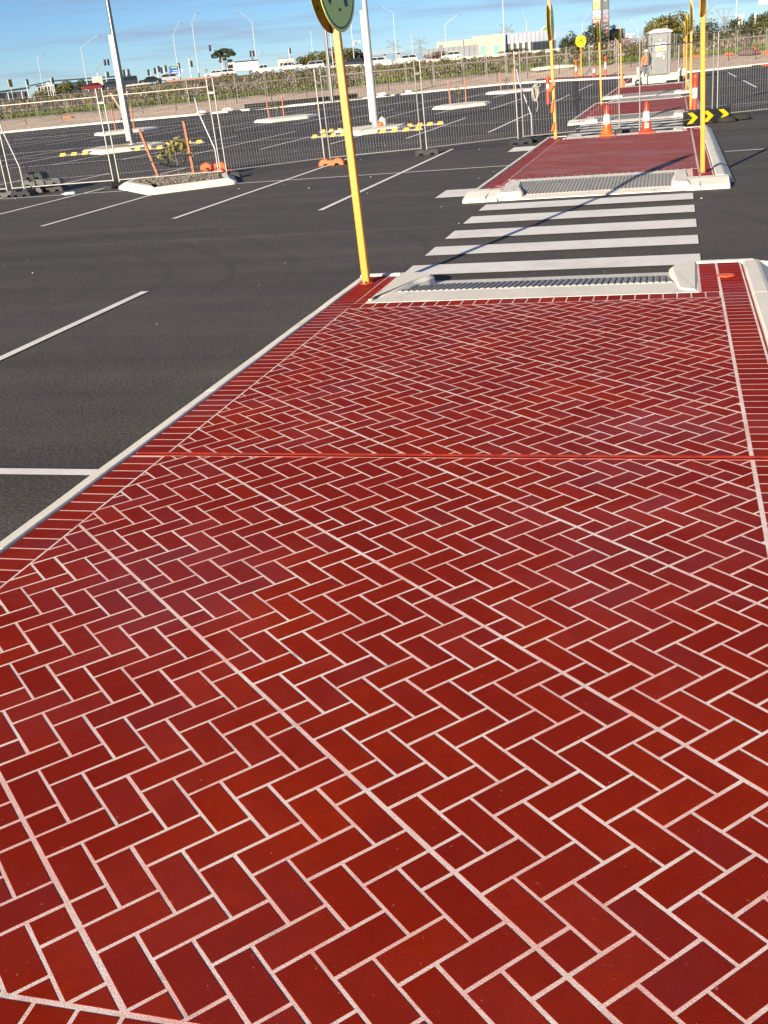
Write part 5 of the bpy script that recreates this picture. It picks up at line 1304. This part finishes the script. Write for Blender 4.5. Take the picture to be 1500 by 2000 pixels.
for x in (-5.5, -2.4, .7): MB().box((x, -.04, 1.3), (1.8, .08, 1.4)).build('window', M_GLASS, b)
for x in (-4, -.5, 3.2): MB().box((x, -.9, 1.2), (.2, .2, 2.4)).build('column', M_WHITE, b)
b = thing('office_building', 'dark roofed office with white walls and windows at the left', 'building', (-183, 319, 3.2), frame_at(-183, 319))
MB().box((4, 6, 2.0), (27, 11, 4.2)).build('wall', M_DARKB, b); MB().box((-7.6, .1, 2.0), (5.4, 1.0, 4.2)).build('white_wall', M_OFFW, b)
MB().loft([[(x, y, z) for y, z in ((-1.5, zz), (12, zz + .3), (12, zz + .65), (-1.5, zz + .35))] for x, zz in ((-12.6, 3.9), (-5.5, 4.75), (19, 4.4))]).build('roof', M_ROOF, b)
for zz in (1.0, 3.0):
    for x in range(5): MB().box((-9.6 + x * 1.0, -.43, zz), (.62, .06, 1.0)).build('window', M_GLASS, b)
for x in range(5): MB().box((2 + x * 3, .46, 2.4), (1.6, .08, 1.3)).build('window', M_GLASS, b)
b = thing('site_shed', 'plain white box shed behind the white pickups', 'building', (-105.2, 302, 3.4), frame_at(-105, 302))
MB().box((0, 1.5, 2.2), (4.6, 3, 4.4)).build('wall', M_OFFW, b); MB().box((0, 1.5, 4.45), (4.8, 3.2, .14)).build('roof', M_GREY, b); MB().box((-1.2, -.03, 2.9), (.9, .06, .8)).build('window', M_GLASS, b)
tag(MB().bbox((-112.4, 301, 4.9), (2.6, 1.2, 2.8), .1, .35).build('green_skip', mat('pale_green_paint', (.30, .42, .36), .6)), 'pale green skip left of the white box shed', 'skip')
b = thing('overpass', 'long grey overpass deck with ribbed parapet on the skyline', 'bridge', (-104.5, 400, 3.3), frame_at(-104.5, 400))
m = MB(); m.box((0, 2, 4.9), (20, 4, .5)); m.build('deck', mat('blue_grey_concrete', (.25, .28, .31), .8), b)
for k in range(20): MB().box((-9.5 + k, -.05, 5.5), (.45, .12, .8)).build('parapet_rib', MATS['blue_grey_concrete'], b)
for x in (-8, -3, 3, 8): MB().box((x, 2, 2.3), (.9, 1.2, 4.8)).build('pier', MATS['blue_grey_concrete'], b)
M_CORR = mat('grey_corrugated', (.19, .20, .21), .55, .3, var=.12, vscale=.6)
b = thing('corrugated_wall', 'grey corrugated wall behind the white hatchback', 'wall', (-52.0, 272, 3.3), frame_at(-52, 272))
m = MB(); corrug(m, -7.2, 6.2, 0, -.1, 2.75, .62, .14); m.build('cladding', M_CORR, b); MB().box((-.5, 0, 2.8), (13.4, .3, .1)).build('capping', M_GREY, b)
b = thing('cream_warehouse', 'long low cream warehouse roofline behind the corrugated wall', 'building', (-57.6, 306, 3.3), frame_at(-57.6, 306))
MB().box((0, 4, 2.35), (10.4, 8, 4.7)).build('wall', M_CREAMB, b); MB().box((0, 4, 4.78), (10.6, 8.2, .16)).build('parapet', M_OFFW, b); MB().box((5.0, -.6, 3.6), (1.2, .5, 2.0)).build('downpipe_box', M_GREY_D, b)
b = thing('cream_shop', 'square cream shop with two green panels and a faded name', 'building', (-47.6, 299.5, 3.3), frame_at(-47.6, 299.5))
MB().box((0, 4, 2.6), (8.4, 8, 5.2)).build('wall', M_CREAMB, b); MB().box((0, 4, 5.25), (8.6, 8.2, .14)).build('parapet', M_OFFW, b)
for x in (-1.6, 1.9): MB().box((x, -.04, 1.8), (1.3, .1, 2.1)).build('green_panel', mat('sea_green_panel', (.14, .42, .28), .5), b)
for k, (x, w) in enumerate(((-.3, .35), (.2, .5), (.8, .45), (1.35, .4))): MB().box((x, -.03, 4.25 + .05 * (k % 2)), (w, .05, .22)).build('faded_letter', mat('faded_print', (.38, .34, .27), .8), b)
b = thing('showroom', 'long silver clad showroom with dark glazing right of the cream shop', 'building', (-37.4, 302.5, 3.3), frame_at(-37.4, 302.5))
MB().box((.5, 5, 1.6), (13, 9.4, 3.2)).build('wall', M_DARKB, b); m = MB(); corrug(m, -6.0, 7.0, .2, 2.7, 5.2, .55, .14); m.build('fascia', mat('silver_cladding', (.22, .24, .275), .45, .4, var=.12, vscale=.5), b)
for k in range(4): MB().box((-4.4 + k * 1.5, -.02, 1.5), (.7, .3, 2.9)).build('white_column', M_OFFW, b)
for k in range(5): MB().box((1.6 + k * 1.1, .26, 1.4), (1.0, .06, 2.2)).build('window', M_GLASS, b)
MB().tube((-4.4, 1, 5.2), (-4.4, 1, 5.9), .25, n=8).build('roof_vent', M_GREY, b)
b = thing('dark_showroom', 'dark blue building behind the ribboned yellow post', 'building', (-19.0, 318, 3.3), frame_at(-19, 318))
MB().box((0, 4, 1.9), (11.5, 8, 3.8)).build('wall', M_DARKB, b); m = MB(); corrug(m, -5.7, 5.7, -.02, 2.9, 4.1, .5, .12); m.build('fascia', mat('blue_cladding', (.06, .10, .17), .4, .4), b)
for k in range(7): MB().box((-4.8 + k * 1.6, -.05, 1.5), (1.2, .06, 1.4)).build('window', M_GLASS, b)
b = thing('green_gable', 'green and white gabled roof rising behind the showrooms', 'building', (-38.8, 352, 3.3), frame_at(-38.8, 352))
MB().box((0, 2, 2.2), (6, 4, 4.4)).build('wall', M_OFFW, b); MB().loft([[(-3.4, y, 4.2), (3.4, y, 4.2), (1.8, y, 7.2), (.4, y, 7.4)] for y in (-.3, 4.5)]).build('roof', mat('green_roof', (.07, .22, .045), .6), b)
MB().slab([(-3.7, -.36, 4.2), (-3.2, -.36, 4.2), (.6, -.36, 7.4), (.2, -.36, 7.5)], .1).build('barge_board', M_WHITE, b)
b = thing('white_canopy', 'small white service building left of the toilet roof', 'building', (-14.4, 352, 3.2), frame_at(-14.4, 352))
MB().box((0, 2, 1.3), (3.6, 3, 2.6)).build('wall', M_OFFW, b); MB().box((0, 2, 3.0), (5.2, 4, .35)).build('roof', M_WHITE, b); MB().box((0, .46, 1.5), (1.6, .08, 1.2)).build('window', M_GLASS, b)
b = thing('green_sign_box', 'tiny pale green and white sign box on the right skyline', 'sign', (17.9, 262, 3.3), frame_at(17.9, 262))
MB().box((0, 0, 5.6), (1.9, .4, .9)).build('box', mat('pale_green_paint', (.30, .42, .36), .6), b); MB().box((0, .1, 2.6), (.3, .3, 5.2)).build('post', M_GREY, b); MB().box((0, -.21, 5.6), (1.2, .03, .3)).build('white_bar', M_WHITE, b)
for k, (x, y) in enumerate(((11.6, 230), (12.2, 230), (14.6, 232))):
    t = thing('white_post', 'short stout white post on the right bank, ' + ORD[k] + ' of three', 'post', (x, y, tz(x, y)), 0, 'white posts on the right bank'); MB().tube((0, 0, 0), (0, 0, 3.2), .22, .2, 8).build('shaft', M_WHITE, t); MB().box((0, 0, 3.3), (.5, .4, .2)).build('cap', M_WHITE, t)
# sign tower with two faces
b = thing('sign_tower', 'tall dark sign tower stacked with tenant panels behind the bushes', 'sign', (-19.0, 307.6, 3.3), frame_at(-19, 307.6))
TH = 12.4
MB().box((-.1, 1.2, TH / 2), (4.4, 2.2, TH)).build('tower', mat('dark_tower', (.022, .025, .035), .5), b)
pan = [(8.9, 12.1, (.22, .255, .12), (.055, .07, .075)), (7.75, 8.85, (.50, .48, .44), (.18, .19, .24)), (6.75, 7.7, (.48, .42, .41), (.18, .175, .24)), (5.75, 6.7, (.40, .10, .08), (.18, .07, .09)), (4.75, 5.7, (.03, .03, .05), (.02, .022, .04)), (3.75, 4.7, (.06, .05, .05), (.02, .022, .04)), (2.2, 3.7, (.42, .30, .10), (.10, .06, .04))]
for k, (z0, z1, ca, cb) in enumerate(pan):
    o = MB().box((-1.15, .06, (z0 + z1) / 2), (2.0, .1, z1 - z0 - .06)).build('tenant_panel', mat('panel_a%d' % k, ca, .5), b)
    o2 = MB().box((1.15, .06, (z0 + z1) / 2), (1.5, .1, z1 - z0 - .06)).build('tenant_panel', mat('panel_b%d' % k, cb, .5), b)  # darker twin of the panel, side-face shade put into its colour
    bars = {0: [(-.1, .55, .8, .5, (.55, .58, .38)), (.0, -.1, 1.0, .16, (.20, .23, .12)), (.15, -.6, 1.1, .14, (.20, .23, .12)), (-.3, -1.2, 1.3, .1, (.30, .34, .16))], 1: [(.4, .1, .5, .22, (.35, .35, .33)), (-.3, -.15, .8, .1, (.6, .55, .5))], 2: [(-.4, -.1, .6, .3, (.5, .06, .06)), (.3, .1, .8, .12, (.55, .35, .36))], 3: [(-.5, 0, .5, .5, (.75, .45, .40)), (.35, 0, .9, .45, (.75, .42, .40))], 4: [(-.45, -.1, .6, .22, (.7, .66, .6)), (.5, .1, .8, .18, (.5, .45, .3))], 5: [(.55, 0, .8, .7, (.70, .40, .42)), (-.5, 0, .5, .3, (.45, .35, .15))], 6: [(-.5, .1, .7, .8, (.70, .58, .28)), (.55, .1, .8, 1.2, (.60, .16, .20))]}[k]
    for (x, z, w, h, c) in bars: MB().box((-1.15 + x, -.005, (z0 + z1) / 2 + z), (w, .03, h)).build('print_bar', mat('print_%.2f_%.2f_%.2f' % c, c, .6), o)
    for (x, z, w, h, c) in bars[:2]: MB().box((1.15 + x * .7, -.005, (z0 + z1) / 2 + z), (w * .7, .03, h)).build('print_bar', mat('print_d_%.2f_%.2f_%.2f' % c, tuple(v * .45 for v in c), .6), o2)  # same bars darkened, shade of the second face painted in
MB().box((.22, -.02, TH / 2), (.5, .1, TH - .2)).build('spine', mat('navy_spine', (.03, .035, .06), .5), b)
# transmission towers
M_PYL = mat('tower_steel', (.20, .22, .25), .7)
def pylon(label, x, y, top, base=3.0, w=9.0, kind=0):
    t = thing('transmission_tower', label, 'power tower', (x, y, base), frame_at(x, y), 'steel transmission towers on the skyline'); h = top - base; m = MB(); r = .32
    W_ = lambda z: w * .5 * (1 - .80 * min(1, z / (h * .72)))
    lv = [h * k / 8 for k in range(9)]
    for a, bz in zip(lv, lv[1:]):
        for s in (-1, 1):
            for u in (-1, 1): m.tube((s * W_(a), u * W_(a), a), (s * W_(bz), u * W_(bz), bz), r, n=4)
            m.tube((-s * W_(a), -W_(a), a), (s * W_(bz), -W_(bz), bz), r * .8, n=4)
        m.tube((-W_(bz), -W_(bz), bz), (W_(bz), -W_(bz), bz), r * .8, n=4)
    m.build('lattice', M_PYL, t); c = MB()
    if kind == 0:
        for zz, ww in ((h * .80, 9.5), (h * .62, 8)):
            c.tube((-ww, 0, zz), (ww, 0, zz), r, n=4)
            for s in (-1, 1): c.tube((s * ww, 0, zz), (0, 0, zz + 3), r * .7, n=4)
        for s in (-1, 1): c.tube((0, 0, h * .85), (s * 8, 0, h + 1.5), r, n=4); c.tube((s * 3, 0, h * .82), (s * 8, 0, h + 1.5), r * .8, n=4)
    else:
        for zz, ww in ((h, 11), (h * .72, 16)):
            c.tube((-ww, 0, zz), (ww, 0, zz), r, n=4); c.tube((-ww, 0, zz), (-ww * .4, 0, zz - 3), r * .7, n=4); c.tube((ww, 0, zz), (ww * .4, 0, zz - 3), r * .7, n=4)
        for s in (-1, 1): c.tube((s * 9, 0, h), (s * 3, 0, h * .7), r, n=4)
    c.build('cross_arms', M_PYL, t); return t
pylon('leftmost lattice power tower right of the middle lamp', -357, 1458, 39); pylon('lattice power tower second from the left on the skyline', -324, 1468, 39.5)
pylon('lattice power tower behind the tall white light pole', -200, 1400, 43); pylon('lattice power tower half hidden by the ribboned yellow post', -163, 1520, 34)
pylon('lattice power tower with one raised arm right of the yellow posts', 35, 1469, 42); pylon('wide flat topped lattice power tower on the right skyline', 56, 1475, 38.5, kind=1)
t = thing('power_lines', 'faint power lines sagging across the sky at the right', 'power line'); m = MB()
for z0 in (28.5, 31, 37.5):
    for xa, xb in ((-700, -340), (-340, -180), (-180, 45), (45, 330)):
        P = [(xa + (xb - xa) * k / 10, 1470 - .00001 * k, z0 - 14 * (k / 10) * (1 - k / 10)) for k in range(11)]; m.path(P, .16, 3)
m.build('cables', M_PYL, t)

# ------------------------------------------------------------------ portable toilet on its trailer, worker beside it
t = thing('toilet_trailer', 'cream painted two wheeled trailer under the portable toilet', 'trailer', (-.84, 65.2, 0), .10)
MB().bbox((0, .55, .30), (1.95, 1.5, .30), .03).build('chassis', M_CREAM, t)
MB().loft([[(x, y, z) for y, z in ((-.22, .06), (-.18, .17), (.9, .17), (.9, .05))] for x in (-.95, .35)]).build('front_tank', M_CREAM, t)
for x in (-1.22, 1.02):
    MB().box((x, -.22, .36), (.07, .07, .72)).build('jack_leg', M_GALV, t)
MB().bbox((-1.28, -.05, .30), (.40, .35, .42), .03).build('tool_box', M_CREAM, t); MB().tube((-1.2, -.2, .65), (-1.2, -.2, .95), .06, n=8).build('jockey_handle', M_WHITE, t)
wl = MB().lathe([(.14, -.06), (.17, -.04), (.17, .04), (.14, .06)], 14, (0, 0, 0), 'Y').build('jockey_wheel', M_TYRE, t, loc=(-1.2, -.22, .17)); MB().lathe([(.07, -.065), (.07, .065)], 8, (0, 0, 0), 'Y').build('rim', M_RIM, wl)
for x in (1.18, -.98):
    wl = MB().lathe([(.29, -.10), (.33, -.08), (.33, .08), (.29, .10)], 18, (0, 0, 0), 'X').build('wheel', M_TYRE, t, loc=(x, .55, .33)); MB().lathe([(.17, -.105), (.17, .105)], 12, (0, 0, 0), 'X').build('rim', M_RIM, wl)
    MB().loft([[(x + dx, .55 + math.cos(a) * .42, .33 + math.sin(a) * .42) for a in [PI * k / 8 for k in range(9)]] + [] for dx in (-.13, .13)], close=False).build('mudguard', M_WHITE if x > 0 else M_CREAM, t, fix=False)
MB().box((1.34, .45, .50), (.22, .5, .34)).build('side_box', M_WHITE, t)
MB().tube((1.0, -.2, .5), (1.0, -.2, 1.9), .035, n=8).build('upright_pipe', M_GALV, t)
M_LOO = M_GREY
t = thing('portable_toilet', 'grey plastic portable toilet with graffiti on its door', 'portable toilet', (-.88, 65.75, .455), .10)
H = 2.16; w = 1.16; d = 1.16
MB().bbox((0, 0, H / 2), (w - .06, d - .06, H), .04).build('cabin', M_LOO, t)
for sx in (-1, 1):
    for sy in (-1, 1): MB().bbox((sx * (w / 2 - .06), sy * (d / 2 - .06), H / 2), (.13, .13, H + .01), .03).build('corner_post', M_LOO, t)
for sx in (-1, 1):
    m = MB()
    for k in range(7): m.bbox((sx * (w / 2 - .02), -.36 + k * .12, H / 2), (.05, .05, H - .3), .01)
    m.build('side_ribs', M_LOO, t)
fy = -d / 2
dr = MB().bbox((-.02, fy + .0, 1.06), (.84, .07, 2.0), .025).build('door', mat('door_grey', (.185, .19, .182), .5, var=.06, vscale=2), t)
MB().box((-.02, fy - .04, 1.52), (.70, .016, .62)).build('upper_panel', M_LOO, dr); MB().box((-.02, fy - .04, .62), (.66, .016, .62)).build('lower_panel', M_LOO, dr)
for z in (.42, .90, 1.36, 1.86): MB().bbox((-.47, fy - .035, z), (.06, .05, .13), .012).build('hinge', M_BLACK, dr)
for k in range(6): MB().box((-.02, fy - .038, .15 + k * .025), (.46, .014, .010)).build('vent_slot', M_GREY_D, dr)
MB().box((.29, fy - .04, .98), (.05, .05, .16)).build('handle', M_GREY_D, dr)
rf = MB().loft([[(-w / 2 - .05, y, H), (w / 2 + .05, y, H), (w / 2 + .05, y, H + .09 * k), (w * .25, y, H + .20 * k), (-w * .25, y, H + .20 * k), (-w / 2 - .05, y, H + .09 * k)] for y, k in ((-d / 2 - .07, .9), (-d / 2 + .12, 1.15), (d / 2 - .1, 1.15), (d / 2 + .05, .9))]).build('roof', mat('pale_roof_plastic', (.42, .40, .38), .5), t)
MB().tube((.42, .3, H + .1), (.42, .3, H + .36), .05, n=8).build('vent_pipe', M_GREY, rf)
# badge, sticker and graffiti on the door
yf = fy - .052
MB().lathe([(.12, -.004), (.12, .004)], 22, (0, yf, 0), 'Y').build('oval_badge', M_GREY_D, t, loc=(0, 0, 1.78)).scale = (1, 1, .62)
MB().lathe([(.05, -.008), (.05, .006)], 14, (0, yf, 0), 'Y').build('badge_centre', M_WHITE, t, loc=(.0, 0, 1.78)).scale = (1, 1, .9)
st_ = MB().box((.03, yf, 1.44), (.56, .012, .40)).build('sticker', mat('sticker_white', (.70, .66, .60), .5), t)
MB().box((.13, yf - .008, 1.575), (.30, .008, .075)).build('purple_bar', mat('purple_print', (.07, .045, .26), .5), st_)
MB().box((.02, yf - .008, 1.345), (.46, .008, .17)).build('yellow_band', mat('yellow_print', (.70, .50, .10), .5), st_)
MB().box((-.16, yf - .008, 1.55), (.12, .008, .12)).build('yellow_mark', MATS['yellow_print'], st_)
MB().box((-.02, yf - .013, 1.34), (.012, .004, .12)).build('print_line', M_GREY_D, st_)
m = MB()
def stroke(P): m.path([(x, yf - .006, z) for x, z in P], .020, 5)
stroke([(-.12, 1.14), (-.19, 1.08), (-.20, 1.01), (-.14, .97), (-.09, 1.00), (-.07, 1.07), (-.09, 1.13), (-.04, 1.13)])
stroke([(-.04, 1.13), (-.05, 1.02), (-.03, .97), (.05, .97), (.10, 1.0), (.06, 1.05), (-.02, 1.06)]); stroke([(.06, 1.05), (.10, 1.09), (.05, 1.13), (-.02, 1.12)])
stroke([(.10, 1.0), (.17, 1.0), (.21, .93), (.21, .86), (.16, .82)]); stroke([(.17, 1.18), (.19, 1.16)])
m.build('graffiti', mat('white_spray', (.85, .85, .82), .7), t)

def skin(name, verts, edges, radii, m, parent, root=0):
    me = bpy.data.meshes.new(name); me.from_pydata(verts, edges, []); o = bpy.data.objects.new(name, me); COL.objects.link(o); o.parent = parent
    md = o.modifiers.new('skin', 'SKIN'); sv = me.skin_vertices[0].data
    for k, r in enumerate(radii): sv[k].radius = (r, r) if not isinstance(r, tuple) else r
    sv[root].use_root = True; s = o.modifiers.new('sub', 'SUBSURF'); s.levels = 2; s.render_levels = 2
    me.materials.append(m); return o
t = thing('person', 'worker in orange hi vis shirt and white hard hat beside the toilet', 'person', (-1.62, 67.2, 0), .5)
V = [(0, 0, .95), (0, 0, 1.12), (0, 0, 1.32), (0, 0, 1.45), (0, 0, 1.53), (0, -.01, 1.60), (0, -.02, 1.70),
     (.10, 0, .88), (.11, -.01, .50), (.11, .03, .10), (.12, -.10, .04), (-.10, 0, .88), (-.12, .02, .50), (-.13, .05, .10), (-.14, -.08, .04),
     (.19, 0, 1.42), (.25, 0, 1.16), (.22, -.14, .95), (.21, -.20, .88), (-.19, 0, 1.42), (-.27, .02, 1.16), (-.30, -.06, .92), (-.30, -.09, .84)]
Ed = [(0, 1), (1, 2), (2, 3), (3, 4), (4, 5), (5, 6), (0, 7), (7, 8), (8, 9), (9, 10), (0, 11), (11, 12), (12, 13), (13, 14), (3, 15), (15, 16), (16, 17), (17, 18), (3, 19), (19, 20), (20, 21), (21, 22)]
Rd = [.13, .125, .15, .10, .055, .085, .09, .085, .062, .042, .04, .085, .062, .042, .04, .062, .046, .036, .04, .062, .046, .036, .04]
skin('body', V, Ed, Rd, mat('skin_tone', (.38, .21, .14), .6), t)
skin('shirt', [V[i] for i in (0, 1, 2, 3, 15, 16, 19, 20)], [(0, 1), (1, 2), (2, 3), (3, 4), (4, 5), (3, 6), (6, 7)], [.145, .145, .17, .115, .08, .068, .08, .068], mat('hi_vis_orange', (.85, .16, .05), .7), t)
skin('trousers', [V[i] for i in (0, 7, 8, 9, 11, 12, 13)], [(0, 1), (1, 2), (2, 3), (0, 4), (4, 5), (5, 6)], [.15, .105, .082, .068, .105, .082, .068], mat('blue_grey_work_trousers', (.11, .13, .17), .85), t)
MB().lathe([(.155, 0), (.15, .02), (.118, .025), (.112, .07), (.085, .115), (.04, .135), (.01, .14)], 16, (0, -.01, 1.71)).build('hard_hat', M_WHITE, t, True)
MB().box((0, 0, .985), (.33, .31, .06)).build('belt', M_BLACK, t)
MB().slab([(-.12, -.165, 1.15), (.12, -.165, 1.15), (.12, -.17, 1.20), (-.12, -.17, 1.20)], .01).build('reflective_band', M_GREY, t)
# tyre lying at the kerb by the right edge
t = thing('wheel_stop', 'dark rubber wheel stop against the far kerb at the right edge', 'wheel stop', (6.1, 84.5, .004), .3); MB().loft([[(x, a, b) for a, b in ((-.09, 0), (-.06, .15), (.06, .15), (.09, 0))] for x in (-.9, .9)]).build('rubber_body', M_BLACK, t)
MB().box((0, -.09, .08), (.5, .02, .07)).build('red_reflector', M_RED, t)
